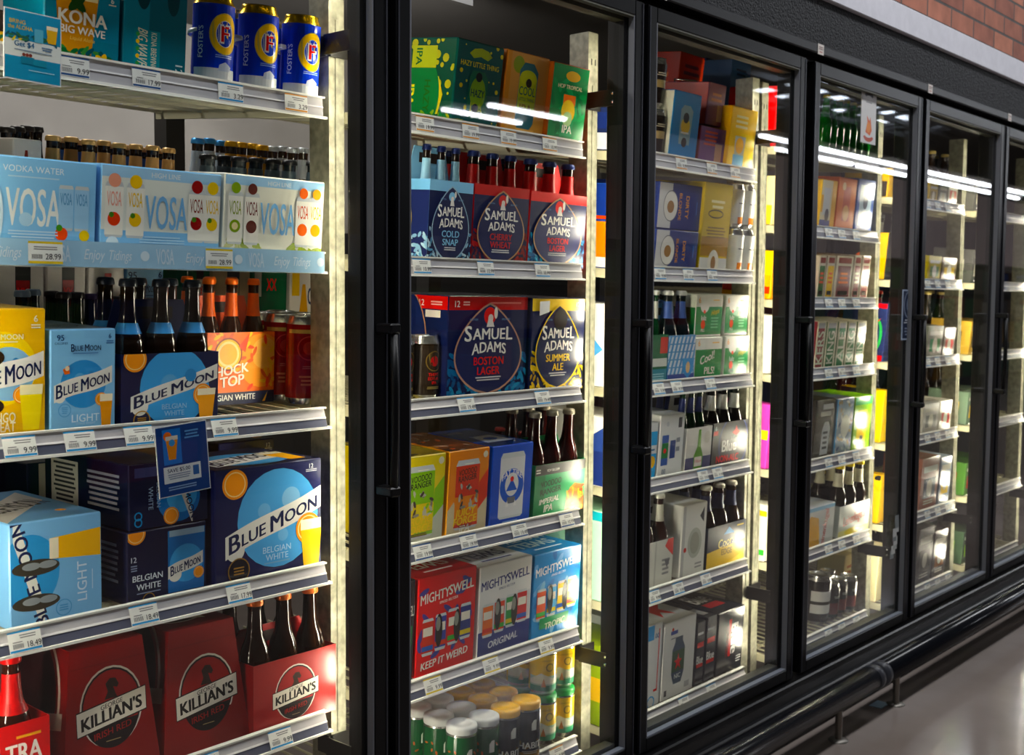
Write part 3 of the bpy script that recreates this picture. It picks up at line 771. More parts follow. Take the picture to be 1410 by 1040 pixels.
def art_bm_l12(a):
    a.r(0, 0, 1, 1, '86b4de'); a.c(.2, .52, .33, '4f93cc', .4); a.p([(.42, .62), (1, .58), (1, .86), (.42, .82)], 'e6b53a'); a.r(.42, .62, .52, .82, 'ece4cf')
    a.ribbon(.03, 1.0, .36, .02, .34, 'eae8e2'); 
    a.caps(BMW, -.02, 1.02, 0, .1, '1d2346') if False else None
    a.t('BLUE MOON', .2, .5, .13, '1d2346', .0, .035, 104)
    for y in (.56, .22): a.c(.27, y, .26, '3a352e', .085); a.c(.22, y+.015, .1, '8a8f94', .04); a.c(.4, y+.015, .1, '8a8f94', .04)
    a.t('LIGHT', .78, .35, .1, 'cfe2f4', .44, .01, 90); a.lines(.9, .35, .012, .4, 1, 'b8d2ec'); a.ring(.57, .12, .09, .01, '5f96c8'); a.lines(.57, .12, .1, .07, 3, '5f96c8')
def art_bm_l12top(a):
    a.r(0, 0, 1, 1, '7aa6d0'); a.c(.3, .5, .35, '4f8ac0', .3); a.ribbon(.0, .2, .9, .75, .36, 'd4d2ce'); a.t('BLUE MOON', .45, .48, .2, '1d2346', .85, .03, 24); orange(a, .75, .2, .06)
SAML = [('S', 1.35), ('AMUE', 1), ('L', 1.2)]
def art_sam(a, band, badge, accent, words, flour, edge, leafbg='131a40', tall=False, bandh=.13):
    a.r(0, 0, 1, 1, leafbg); a.r(0, 1-bandh, 1, 1, band)
    a.leaves(flour, 0, .0, .24, .42, 34, .05, 3); a.leaves(flour, .76, .0, 1, .42, 34, .05, 4); a.leaves(flour, .0, 0, 1, .1, 24, .04, 5)
    def shield(k):
        pts = []
        for i in range(25):
            t = i/24; y = .03+.9*t; w = .42*k*(math.sin(math.pi*(t**.8)))**.74 if 0 < t < 1 else 0
            pts.append((w, .48+(y-.48)*k))
        return [(.5-w, y) for w, y in pts] + [(.5+w, y) for w, y in reversed(pts[1:-1])]
    a.p(shield(1.03), edge); a.p(shield(.985), badge)
    a.c(.5, .81, .075, accent); a.c(.51, .79, .032, 'e6d9d0'); a.p([(.46, .7), (.56, .7), (.53, .78), (.48, .78)], 'e6e0dc'); a.c(.575, .84, .022, 'e9e2da', .05)
    a.t('BOSTON', .3, .775, .02, '6f8fb4', .12, 0); a.t('BREWERY', .71, .775, .02, '6f8fb4', .12, 0)
    a.caps(SAML, .19, .81, .575, .11, 'efede8', 0, .03); a.t('ADAMS', .5, .5, .105, 'efede8', .54, .03, arc=.25)
    y = .36
    for w in words: a.t(w, .5, y, .078, accent if accent != 'c9a227' else 'e8c52a', .46, .025); y -= .1
    a.lines(.5, y+.02, .34, .05, 2, 'c8c8cc')
def oval_kill(a, cx, cy, r, ry, ink='1b1416'):
    a.c(cx, cy, r, 'd9d4cc', ry); a.c(cx, cy, r*.95, '1c1214', ry*.95); a.c(cx, cy+.0, r*.9, '8c1a22', ry*.9); 
    a.c(cx, cy-ry*.08*a.w/a.h-.02, r*.88, '140e10', ry*.86, a0=196, a1=344)
    hs = [(-.22, .12), (-.1, .3), (-.16, .5), (-.02, .62), (.16, .6), (.26, .44), (.2, .36), (.08, .4), (.14, .22), (.2, .12)]
    a.p([(cx+x*r, cy+(y*ry+.08*ry)*a.w/a.h) for x, y in hs], '2a1a14')
    a.t('EST 1864', cx-.0, cy+ry*.12*a.w/a.h, .02, 'a05a40', r*1.4, 0)
    a.ribbon(cx-r*1.12, cy-.05*ry*3-.02, cx+r*1.12, cy-.05*ry*3+.06, ry*.62*a.w/a.h, '1c1214'); a.ribbon(cx-r*1.1, cy-.05*ry*3-.02, cx+r*1.1, cy-.05*ry*3+.06, ry*.56*a.w/a.h, 'e6e0d4')
    sl = .08*a.h/(2.2*r*a.w)
    yy = cy-.05*ry*3+.02
    a.t("KILLIAN'S", cx, yy-.01, ry*.3*a.w/a.h, '16100f', r*1.95, .055, sl=sl, it=.0); a.t('GEORGE', cx, yy+ry*.19*a.w/a.h, ry*.11*a.w/a.h, '16100f', r*.7, .01, sl=sl)
    a.t('IRISH RED', cx, cy-ry*.58*a.w/a.h, ry*.16*a.w/a.h, '8e2a28', r*1.35, .02, sl=sl)
    a.lines(cx, cy-ry*.82*a.w/a.h, r*.5, .012, 1, '9a8a6a')
def art_kill(a, cy=.46):
    a.r(0, 0, 1, 1, '7d141b'); a.r(0, .86, 1, .865, '6a0f16'); oval_kill(a, .52, cy, .32, .38)
def art_kill6(a):
    a.r(0, 0, 1, 1, '8a161d'); oval_kill(a, .5, .47, .25, .27)
def art_vosa1(a):
    a.r(0, 0, 1, 1, '94c4ea'); a.r(0, 0, 1, .14, '86b9e2'); a.t('VODKA WATER', .42, .88, .07, 'e8f1f8', .72, .005); a.lines(.42, .79, .5, .03, 1, 'bcd8ee')
    a.t('VOSA', .42, .45, .42, 'eef1ee', .5, .02); a.c(.35, .31, .06, 'b9d8ee')
    for i, x in enumerate((.72, .87)): can_pic(a, x, .2, .14, .53, 'a8cdea', '6f9cc6', 'VOSA'); 
    a.c(.68, .16, .06, 'd8583a'); a.c(.9, .15, .05, 'e2c52c'); a.c(.66, .23, .03, '4f8a3c'); a.c(.05, .35, .1, 'cfe2f0', .3)
    a.lines(.42, .14, .5, .1, 3, 'c4def2')
def can_pic(a, x, y, w, h, col, ink, word):
    a.p([(x-w*.42, y), (x+w*.42, y), (x+w*.5, y+.03), (x+w*.5, y+h*.93), (x+w*.42, y+h), (x-w*.42, y+h), (x-w*.5, y+h*.93), (x-w*.5, y+.03)], 'c8cdd0')
    a.r(x-w*.5, y+.03, x+w*.5, y+h*.92, col)
    if word: a.t(word, x, y+h*.7, h*.26, ink, w*.8, .01)
def art_vosa2(a):
    a.r(0, 0, 1, 1, 'e4e8e2'); a.r(0, .87, 1, 1, 'a9cdea'); a.r(0, 0, 1, .24, '8ebfe8'); a.t('HIGH LINE', .52, .93, .06, 'eef2f2', .36, .005)
    for x, c, f in ((.1, 'e8a89a', 'd8503a'), (.27, 'e6c23a', 'e8bf20'), (.79, '7a3a2a', '8a1f20'), (.93, 'e6c23a', 'e2c21e')):
        can_pic(a, x, .15 if x < .5 else .13, .145, .66, 'f0eee6', c, 'VOSA'); a.c(x, .37, .05, f); a.c(x-.02, .42, .02, '4f7a34'); a.c(x, .83, .05, f if x != .1 else 'e0a08a')
    a.t('VOSA', .53, .48, .4, '86b4de', .36, .02); a.lines(.5, .14, .4, .1, 3, 'b4d6ee'); a.c(.09, .08, .05, 'd4e6f2'); a.r(.8, .03, .98, .08, 'dfe8ec')
def art_vosa3(a):
    a.r(0, 0, 1, 1, 'e6e6da'); a.r(0, .88, 1, 1, 'a9cdea'); a.t('HIGH LINE', .53, .93, .055, 'eef2f2', .38, .005)
    a.leaves(['8a9a4a', '9aa86a', 'c2c49a'], .0, .02, .35, .2, 16, .05, 8); a.leaves(['8a9a4a', '9aa86a'], .65, .02, 1, .2, 14, .05, 9)
    for x, c, f in ((.1, '8a9a4a', '7f9a2c'), (.26, '6a2f2a', '5a2f2a'), (.78, 'c85a3a', 'e0702e'), (.92, 'e6c23a', 'e8a820')):
        can_pic(a, x, .13, .145, .66, 'f0eee6', c, 'VOSA'); a.c(x, .36, .052, f); a.c(x, .36, .03, 'e8dcae' if x < .2 else f); a.c(x, .84, .045, f)
    a.t('VOSA', .52, .48, .4, '86b4de', .36, .02)
def art_kona(a):
    a.r(0, 0, 1, 1, '19788f'); a.r(0, .35, 1, 1, '1a7f9a'); a.p([(.2, .1), (.62, .1), (.72, 1), (.12, 1)], 'c98f2e'); a.r(.14, .86, .7, 1, 'f0e0b4')
    for k in range(4): a.ell(.42, .82, .16, .06, 45+90*k, '24431f')
    a.leaves(['16505a', '4a8a4a', '2a6a3c'], 0, 0, 1, .2, 40, .07, 3)
    for k in range(5): a.ell(.78+.05*math.cos(k*1.257), .09+.035*math.sin(k*1.257), .07, .04, k*72, 'ecc52a')
    a.t('KONA', .5, .62, .17, 'f2efe6', .95, .04); a.t('BIG WAVE', .5, .45, .1, 'f2efe6', .95, .03); a.t('Liquid Aloha', .5, .34, .05, 'e6c77a', .7, 0, it=.2); a.t('6', .9, .93, .07, 'e8e6da'); a.lines(.9, .87, .12, .03, 1, 'd8d6ca')
def art_kona12(a):
    a.r(0, 0, 1, 1, '1b7d93'); a.r(.4, 0, 1, 1, '155f70'); a.c(.3, .95, .12, '0f3a44', .3); a.c(.78, .9, .1, '0f3a44', .25)
    a.r(.16, .06, .58, .5, '2a8a98'); a.t('BIG WAVE', .3, .3, .12, 'e8e4d0', .4, .02, -90, it=.2); a.t('KONA BREWING', .48, .28, .07, 'e8e4d0', .4, .01, -90)
    for k in range(5): a.c(.22, .12+.08*k, .03, 'e2c23a' if k % 2 else '4a9a5a')
    a.t('12', .9, .12, .09, 'd8e4e6', .12, .02, -90)
def art_foster(a):
    a.r(0, 0, 1, 1, '1638a8'); a.r(0, 0, 1, .17, 'cfd3d8'); a.c(.5, .62, .25, 'c9b46a', .31); a.c(.5, .62, .235, 'f0c81e', .295); a.c(.5, .62, .15, 'e9e9ee', .2); a.c(.5, .62, .14, '1a3fae', .19)
    a.t('F', .5, .62, .24, 'f0eef0', .19, .07); a.t('F', .5, .62, .2, 'c8202c', .14, .03); a.t("FOSTER'S", .12, .5, .07, 'e4e8f4', .5, .03, 90); a.t("FOSTER'S", .9, .5, .07, 'e4e8f4', .5, .03, 90)
    a.lines(.5, .33, .3, .05, 2, '8fa4e0'); a.p([(.4, .14), (.6, .14), (.63, .2), (.52, .26), (.42, .22)], 'b8c0d4')
def art_shock(a):
    a.r(0, 0, 1, 1, 'e8782a'); a.c(.8, .6, .34, 'f0a050'); a.c(.85, .7, .2, 'f4b870'); a.leaves(['e8541c', 'f2b53a', 'd8641c', 'f0c22e'], 0, .2, 1, 1, 46, .06, 5)
    a.c(.3, .7, .2, 'f2c41e'); a.c(.3, .7, .16, 'f6e3a0'); a.c(.3, .7, .13, 'f0b41e'); a.ring(.3, .7, .205, .02, '8a3a14'); a.p([(.45, .8), (.62, 1.0), (.55, .72)], 'd8541c')
    a.t('SHOCK', .32, .48, .13, 'f6f0de', .66, .04, sl=.12); a.t('TOP', .36, .33, .14, 'f6f0de', .42, .04, sl=.12); a.r(0, 0, 1, .17, '141a38'); a.t('BELGIAN WHITE', .35, .1, .08, 'f0ece4', .72, .02); a.p([(.82, .02), (.9, .16), (.86, .02)], 'e8a82e')
def art_killcan(a):
    a.r(0, 0, 1, 1, '8a1a20'); a.r(0, .88, 1, .93, 'c9a86a'); a.ring(.4, .68, .22, .02, 'c04a44'); a.c(.4, .68, .12, 'a8403c'); a.lines(.4, .24, .36, .16, 3, 'c8745c'); a.lines(.4, .42, .3, .05, 2, 'b0605a')
def art_promo_kona(a):
    a.r(0, 0, 1, 1, '2a8fb4'); a.r(0, .33, 1, .58, 'e8ebe8'); a.r(0, .3, 1, .33, '2a8fb4'); a.t('BRING', .22, .84, .06, 'd8b43a', .3, .02); a.t('the ALOHA', .27, .76, .06, 'd8b43a', .44, .02); a.leaves(['d8c23a', '3a6a4a', '24566a'], 0, .58, 1, .66, 24, .05, 3)
    a.r(.52, .58, .68, .78, '6fb0c8'); beer_glass(a, .84, .6, .2, .26, 'e2b23a'); a.t('Get $4', .34, .52, .075, '2a5f8a', .42, .03); a.lines(.75, .5, .2, .07, 2, '55759a'); a.lines(.5, .43, .7, .03, 1, '77889a')
    a.r(.28, .24, .52, .34, '2a7a94'); a.r(.5, .23, .74, .32, '3a8aa4')
    for k in range(3): a.c(.33+.06*k, .37, .03, '7a3a30')
    a.lines(.65, .15, .5, .02, 1, 'bfe0ec')
def art_promo_moon(a):
    a.r(0, 0, 1, 1, '22407c'); a.r(.12, .45, .48, .96, '3f7ac8'); a.c(.22, .86, .08, 'e87a3a'); a.p([(.22, .52), (.36, .52), (.42, .84), (.18, .84)], 'e0922e'); a.r(.18, .8, .42, .86, 'e6dcd0'); a.c(.3, .76, .06, '4f93cc')
    a.lines(.7, .85, .3, .14, 3, '6f9cd0'); a.r(.1, .18, .84, .42, 'e4e7ea'); a.t('SAVE $5.00', .4, .36, .055, '22304f', .5, .02); a.lines(.4, .27, .5, .09, 3, '8a94a8'); a.r(.68, .24, .8, .38, '3a66a0'); a.lines(.45, .1, .7, .07, 2, '8fa8d0')
def art_hazy(a):
    a.r(0, 0, 1, 1, '0e4a4a'); dots(a, 'c9c23a', 26, 3); a.p([(.25, .87), (.35, .93), (.5, .95), (.66, .93), (.75, .87), (.66, .82), (.5, .85), (.35, .82)], '9aa83a')
    a.t('HAZY LITTLE THING', .5, .75, .06, 'c8c24a', .84, .02); a.p([(.34, .12), (.66, .12), (.72, .2), (.7, .6), (.62, .68), (.36, .68), (.3, .6), (.28, .2)], '1c5a44'); a.c(.5, .42, .17, '7a9a3a', .24); a.t('HAZY', .5, .42, .09, '123c38', .3, .03); a.t('IPA', .5, .24, .13, '9aa83a', .28, .02); a.c(.5, .61, .07, '0c1614'); a.c(.47, .24, .07, '0c1614'); a.t('6 CANS', .14, .07, .035, 'c8c24a', .18)
def dots(a, c, n, s):
    rr = random.Random(s)
    for i in range(n):
        x, y = rr.random(), rr.random(); q = rr.choice([.012, .02, .035])
        if .3 < x < .7 and .1 < y < .9: continue
        a.c(x, y, q, c, n=10)
def art_hazy_side(a):
    a.r(0, 0, 1, 1, '0b4030'); dots(a, 'a8a834', 90, 7); a.p([(.55, .07), (.86, .12), (.9, .35), (.84, .56), (.55, .58), (.4, .3)], 'c9c032'); a.c(.66, .33, .2, '1f6a3a', .3); a.t('HAZY', .72, .33, .1, '2c5a24', .42, .03, -90); a.t('IPA', .52, .33, .16, 'd8d042', .26, .05, -90); a.r(.52, .66, .8, .92, 'a8b038'); a.t('IPA', .6, .79, .1, '1c5a30', .2, .03, -90); a.leaves(['7a9a34', '2a6a3a', 'b8b83a'], 0, 0, 1, .15, 24, .04, 6)
def art_cool(a):
    a.r(0, 0, 1, 1, 'c78a3c'); a.r(.1, 0, 1, 1, 'c9965a'); a.c(.28, .86, .13, '8a9a34'); a.p([(.36, .1), (.66, .1), (.74, .18), (.76, .8), (.64, .9), (.42, .9), (.32, .8), (.3, .18)], '3f6a74'); a.r(.32, .3, .74, .72, 'b8c23c'); a.c(.53, .72, .2, 'c4cc44', .12); a.t('COOL', .53, .56, .1, '2c5a4a', .38, .02); a.t('LITTLE THING', .53, .46, .04, '2c5a4a', .36); a.t('IPA', .53, .34, .12, '8a6a2c', .34, .03); a.c(.55, .66, .07, '2a2014'); a.lines(.55, .09, .5, .05, 1, 'e0b070')
def art_hop(a):
    a.r(0, 0, 1, 1, '1f7a4a'); a.leaves(['2c8a54', '3a9a62', '186a40'], 0, .05, 1, .8, 26, .12, 2); a.c(.55, .87, .2, 'c8a23a', .09); a.t('HOP TROPICAL', .5, .73, .05, 'e6e2c4', .8, .02); a.p([(.33, .1), (.66, .1), (.72, .6), (.66, .64), (.36, .64), (.3, .6)], '2a8a5a'); a.r(.34, .5, .68, .63, 'd8743a'); a.c(.5, .42, .19, 'e2c23a', .2); a.c(.5, .32, .13, 'b8d8a0'); a.t('IPA', .52, .19, .1, 'f0f0e4', .36, .03); a.t('6', .12, .06, .04, 'd8c23a'); a.lines(.86, .06, .15, .05, 1, 'e2d03a')
def art_voodoo(bg, can, nm, pour):
    def f(a):
        a.r(0, 0, 1, 1, bg); a.p([(0, .3), (.15, .4), (.2, .3), (.8, .28), (1, .4), (1, 0), (0, 0)], pour); a.p([(.75, .25), (1, .4), (1, .75), (.78, .6)], can)
        can_pic(a, .47, .05, .6, .84, can, '2a2418', ''); a.r(.17, .12, .77, .45, bg); a.lines(.5, .84, .3, .02, 1, 'f0efe0')
        a.t('VOODOO', .47, .75, .07, '2c2a1a', .46, .02, sl=.08); a.t('RANGER', .47, .67, .07, '2c2a1a', .46, .02, sl=.08)
        a.leaves(['4a4038', '8a8270', 'b8b4a4', can], .22, .3, .72, .58, 20, .07, 3)
        y = .26
        for w in nm: a.t(w, .45, y, .09, 'e8c81e' if w != 'IPA' else 'f0eee4', .58, .03, it=.15, sl=.06); y -= .1
        a.c(.9, .93, .06, 'd8d2b8'); a.lines(.45, .09, .4, .04, 2, '6a3a28')
    return f
def art_fat(a):
    a.r(0, 0, 1, 1, '1d4fb4'); can_pic(a, .5, .07, .62, .84, 'd8dade', '1d4fb4', ''); a.c(.5, .48, .3, '2558b8'); a.c(.5, .5, .17, 'dfe1e4', .2); a.t('FAT TIRE', .5, .66, .075, 'f2f2f4', .5, .03, arc=.9); a.p([(.36, .42), (.5, .58), (.64, .42)], '2558b8'); a.c(.5, .57, .045, 'c8302c'); a.r(.4, .26, .6, .34, '6a6e76'); a.p([(.4, .3), (.36, .22), (.44, .22)], 'e8e8ea'); a.p([(.6, .3), (.56, .22), (.64, .22)], 'e8e8ea'); a.lines(.5, .03, .5, .03, 1, '8fb0e4')
def art_imperial(a):
    a.r(0, 0, 1, 1, '1f9a64'); a.r(0, 0, .2, 1, '17764a'); a.r(0, .8, 1, 1, '16140f'); a.t('NEW BELGIUM', .35, .88, .05, 'e8e8e0', .24); a.lines(.06, .88, .09, .1, 2, 'c8c8c0')
    a.p([(.62, 0), (.66, .4), (.8, .55), (.96, .5), (1, .2), (1, 0)], 'c8642a'); a.leaves(['a83a24', 'd8843a', 'e2b04a'], .66, .0, .98, .5, 20, .05, 2)
    a.t('VOODOO', .32, .64, .11, '17301f', .4, .03, sl=.08); a.t('RANGER', .32, .49, .11, '17301f', .42, .03, sl=.08); a.t('IMPERIAL', .3, .31, .1, 'f0f0e8', .44, .03, it=.15, sl=.08); a.t('IPA', .29, .16, .13, 'f0f0e8', .22, .04, it=.15, sl=.08)
def art_mighty(bg, ink, word, wordc, cans, base=None, seed=1, panel=None):
    def f(a):
        a.r(0, 0, 1, 1, bg)
        if base: a.r(0, 0, 1, .27, base)
        if bg == 'c8242c': a.leaves(['3a3a7a', '4a3f86'], 0, .0, 1, .98, 16, .09, 6)
        if bg == '3f86c4': a.leaves(['6fa8dc', '2f6fae', '8fbfe0'], 0, 0, 1, 1, 26, .11, 7)
        a.t('MIGHTY', .28, .8, .1, ink, .5, .03, sl=.07); a.t('SWELL', .74, .835, .1, ink, .44, .03, sl=.07); a.t('SPIKED SELTZER', .52, .725, .026, ink, .5, .01, sl=.07)
        if panel: a.p([(.05, .27), (.98, .31), (.98, .62), (.05, .56)], panel)
        for i, c in enumerate(cans):
            x = .17+.22*i; y = .2+.02*i; can_pic(a, x, y, .19, .38, c, 'e8e4da', ''); a.r(x-.08, y+.2, x+.08, y+.29, 'e2ddd2'); a.r(x-.095, y+.05, x+.095, y+.1, ['d8c24a', '3a5aa4', 'c84a3a', '4a9a4a'][(i+seed) % 4])
        for x in (.36, .68): a.c(x, .43, .06, '1c1816', .21); a.c(x-.015, .5, .04, '8a8a84', .09)
        if word == 'TROPIC': a.r(.15, .09, .78, .22, '2a8a5a')
        a.t(word, .48, .12, .075, wordc, .82, .03, sl=.07, it=.1)
    return f
def art_mtop(bg, ink):
    def f(a):
        a.r(0, 0, 1, 1, bg); a.t('MIGHTY', .55, .62, .2, ink, .8, .03, rot=180); a.t('SWELL', .45, .36, .2, ink, .8, .03, rot=180); a.lines(.5, .15, .6, .06, 1, ink)
    return f
def art_cold_side(a):
    a.r(0, 0, 1, 1, '1c2450'); a.r(0, .87, 1, 1, '7fb2d8'); a.c(.2, .55, .3, '131a40', .5); a.ring(.1, .52, .5, .02, '8fb4d0', .75); a.leaves(['8fb4cc', '5f8fb0', 'b0ccd8'], .4, 0, 1, .35, 40, .07, 4); a.c(.62, .5, .05, 'a89058', .2)
def art_12side(a):
    a.r(0, 0, 1, 1, '131a40'); a.r(0, .87, 1, 1, 'c4202a'); a.t('12', .62, .93, .06, 'f0e6e0', .16); a.lines(.84, .93, .2, .05, 2, 'e8b8b0'); a.r(.68, .79, .9, .86, 'e4dfd4'); a.c(.35, .5, .35, '1a2350', .6); a.ring(.35, .5, .36, .015, 'b08a6a', .62); a.c(.35, .74, .08, 'b0242c')
def art_hemcan(a):
    a.r(0, 0, 1, 1, '241c14'); a.c(.5, .66, .2, '6a5a34', .2); a.c(.5, .66, .18, '2a2014', .18); a.c(.5, .66, .1, 'a82a24'); a.t("THEM'S", .5, .4, .06, 'c82a28', .6, .03); a.t('EDY-AS', .5, .32, .06, 'c82a28', .6, .03); a.t('IPA', .5, .24, .06, 'c82a28', .3, .03); a.lines(.5, .14, .4, .06, 2, '9a8a5a')

def frustum_pack(label, x0, x1, y, z, h, d, col, ins, front=None, left=None, top=None, group=None):
    """twelve-bottle pack whose upper part narrows towards the handle"""
    w = x1-x0; b = MB(); hz = h*.5
    def ring(i, zz): return [(-w/2+i, -d/2+i*.8, zz), (w/2-i, -d/2+i*.8, zz), (w/2-i, d/2-i*.8, zz), (-w/2+i, d/2-i*.8, zz)]
    vs = ring(0, 0)+ring(0, .004)+ring(ins, h)
    fs = [(3, 2, 1, 0), (8, 9, 10, 11)]
    for k in (0, 4):
        for i in range(4): j = (i+1) % 4; fs.append((k+i, k+j, k+4+j, k+4+i))
    b.add(vs, fs, M(col, .4))
    ty = ins*.8/h
    if front:
        a = Art(w, h, 0, .4); a2 = a; front(a2)
        def mp(p, q, o):
            k = ins*q/h; lo, hi = k, w-k
            return (min(max(p, lo), hi)-w/2, -d/2+q*ty-o, q)
        b.art(a, mp)
    if left:
        a = Art(d, h, 0, .4); left(a)
        b.art(a, lambda p, q, o: (-w/2+ins*q/h-o, d/2-min(max(p, ins*.8*q/h), d-ins*.8*q/h), q))
    if top:
        a = Art(w-2*ins, d-1.6*ins, 0, .4); top(a); b.art(a, lambda p, q, o: (p-w/2+ins, q-d/2+.8*ins, h+o))
    o = seat(b.build('bottle_pack'), (x0+x1)/2, y+d/2, z); tag(o, label, 'beer carton', group); return o
def backbottle(label, u, v, y, d, r, **k):
    z = top_of(d, r); return bottle(label, px(u, v, y), y, z, **{'fat': .8, **k, 'sc': round((pz(u, v, y)-z-lift(y))/.232, 2)})

# ------------------------------------------------------------------ first door
z = row(1, 0)
kbox('teal can carton with a beer glass behind the hanging offer sign', 60, 167, -28, YF, z, .13, '1a7f9a', art_kona, vb=95)
kbox('teal carton lying sideways beside the three blue cans, top shelf', 168.5, 259, -32, YF, z, .26, '155f70', art_kona12, vb=105)
kbox('dark carton at the left end of the top shelf, mostly behind the offer sign', -40, 58, 4, YF, z, .2, '2a211c', lambda a: (a.r(0, 0, 1, .5, 'c9a22e'), a.leaves(['d8c23a', '3a6a4a'], 0, 0, 1, .6, 20, .07, 4)))
fh = pz(352, 16, YF+.037)-z
for i, (u, nm) in enumerate(((290, 'left'), (351, 'middle'), (409.5, 'right'))):
    can('%s of the three blue cans with a gold ring, top shelf' % nm, px(u, 80, YF+.037), YF+.037, z, '1638a8', fh, .0345, art_foster, rim='c8a850', key='foster', group='blue cans on the top shelf')
for i, u in enumerate((321, 381)):
    can(('blue can half hidden behind the front pair, left gap', 'blue can half hidden behind the front pair, right gap')[i], px(u, 80, .27), .27, z, '1638a8', fh, .0355, None, key='fosterb', group='blue cans on the top shelf')
b = MB()
for u in (290, 351, 409.5): b.lathe([(.0352, .0), (.0372, .0), (.0372, .006), (.0352, .006), (.0352, 0)], M('d8dadc', .3), 28, px(u, 80, YF+.037), YF+.037, z+fh*.63, close=False)
for u in (321, 382): b.box(px(u, 80, YF+.037)-.006, px(u, 80, YF+.037)+.006, YF+.020, YF+.030, z+fh*.63, z+fh*.63+.006, M('d8dadc', .3))
tag(b.build('plastic_yoke'), 'clear plastic ring carrier joining the three blue cans', 'can carrier')
def hang_sign(label, uL, uR, vT, vB, y, artf, rz=0., lean=0):
    um, vm = (uL+uR)/2, (vT+vB)/2
    x0, x1 = px(uL, vm, y), px(uR, vm, y); z0, z1 = pz(um, vB, y), pz(um, vT, y); w, h = x1-x0, z1-z0
    b = MB(); b.box(-w/2, w/2, 0, .0012, 0, h, M('e4e6e8', .4)); a = Art(w-.003, h-.003); artf(a)
    b.art(a, lambda p, q, o: (p-w/2+.0015, -o, q+.0015)); 
    b.box(-.012, .012, .0012, .004, h-.02, h-.004, M('dfe3e6', .3))
    o = b.build('offer_sign', None, ((x0+x1)/2, y, z0)); o.rotation_euler.y = rz; tag(o, label, 'sign'); return o
hang_sign('pale blue and white cash offer sign hanging from the top shelf at left', 4, 83, 17, 113, .103, art_promo_kona, math.radians(1.5))
hang_sign('dark blue five dollar offer sign hanging from the third shelf edge', 219, 290, 583, 680, .094, art_promo_moon, math.radians(-4))

z = row(1, 1)
kbox('pale blue carton of fruit water cans, leftmost on the second shelf', -22, 134.5, 211, .128, z, .2, '8fbfe8', art_vosa1, vb=340, name='drink_carton', cat='drink carton')
kbox('blue and white carton with four fruit cans, middle of second shelf', 137.5, 305.5, 225, .128, z, .2, '8fbfe8', art_vosa2, vb=348, name='drink_carton', cat='drink carton')
kbox('cream carton with palm leaves and four cans, right end of second shelf', 307.5, 447, 238, .1262, z, .2, 'e6e6da', art_vosa3, vb=360, name='drink_carton', cat='drink carton')
for k, (u, v) in enumerate(((4, 176), (18, 175), (31, 174), (44, 176))):
    backbottle('dark-capped bottle number %s from the left in the far left cluster, second shelf' % ('one', 'two', 'three', 'four')[k], u, v, (.46, .525, .59, .655)[k]-.02, 1, 1, glass='120c09', cap='2a2624', group='dark bottles at the far left of the second shelf')
kbox('small white bottle carton in front of the gold-capped bottles', 15, 57, 190, .355, z, .05, 'd8d0c8', lambda a: (a.p([(.3, .1), (.6, .1), (.6, .6), (.5, .9), (.4, .9), (.3, .6)], '8a3a30'), a.c(.45, .35, .13, 'c8b8a8')))
for k, u in enumerate((67, 92, 116, 137, 158, 181, 204, 226)):
    v = 188+k*2.4
    backbottle('gold-necked dark bottle, %s from the left in its row on the second shelf' % ('first', 'second', 'third', 'fourth', 'fifth', 'sixth', 'seventh', 'eighth')[k], u, v, .41+.064*(k % 2), 1, 1, glass='1a0f0a', cap='caa878', neck='b08a5e', group='gold-necked bottles on the second shelf')
for k, u in enumerate((78, 103, 126, 147, 170, 193, 216)):
    backbottle('blue-labelled bottle behind the gold-necked row, %s from the left' % ('first', 'second', 'third', 'fourth', 'fifth', 'sixth', 'seventh')[k], u, 191+k*2.6, .538+.064*(k % 2), 1, 1, glass='140d0a', cap='b08a68', neck='2a4a8a', group='blue-labelled bottles on the second shelf')
for k, (u, v, c, nk) in enumerate(((265, 191, '5fa0d8', 'c8d4de'), (281, 192, '5fa0d8', 'c8d4de'), (297, 194, '5fa0d8', 'c8d4de'), (311, 196, 'd8a83a', 'c8922e'), (325, 197, 'd8a83a', 'c8922e'), (340, 199, 'd8a83a', 'c8922e'), (354, 201, 'd8a83a', 'c8922e'), (368, 202, 'b8bcc0', '9a9ea2'), (382, 203, 'b8bcc0', '9a9ea2'), (396, 204, 'b8bcc0', '9a9ea2'), (410, 205, 'b8bcc0', '9a9ea2'))):
    backbottle('%s bottle, %s from the left in the right-hand back row of the second shelf' % ('blue-capped' if k < 3 else 'gold-capped' if k < 7 else 'silver-capped', ('first', 'second', 'third', 'fourth', 'fifth', 'sixth', 'seventh', 'eighth', 'ninth', 'tenth', 'eleventh')[k]), u, v, .478+.062*(k % 3), 1, 1, glass='2a2018', cap=c, neck=nk, group='back row bottles right of the rear post')
for k, u in enumerate((280, 303, 323, 346, 369, 392, 426)):
    backbottle('wide black-capped bottle, %s from the left behind the two fruit cartons' % ('first', 'second', 'third', 'fourth', 'fifth', 'sixth', 'seventh')[k], u, 214+k*1.6, .362+.06*(k % 2), 1, 1, glass='1c2226', cap='17171a', neck='3a464e', fat=1.0, group='wide black-capped bottles on the second shelf')

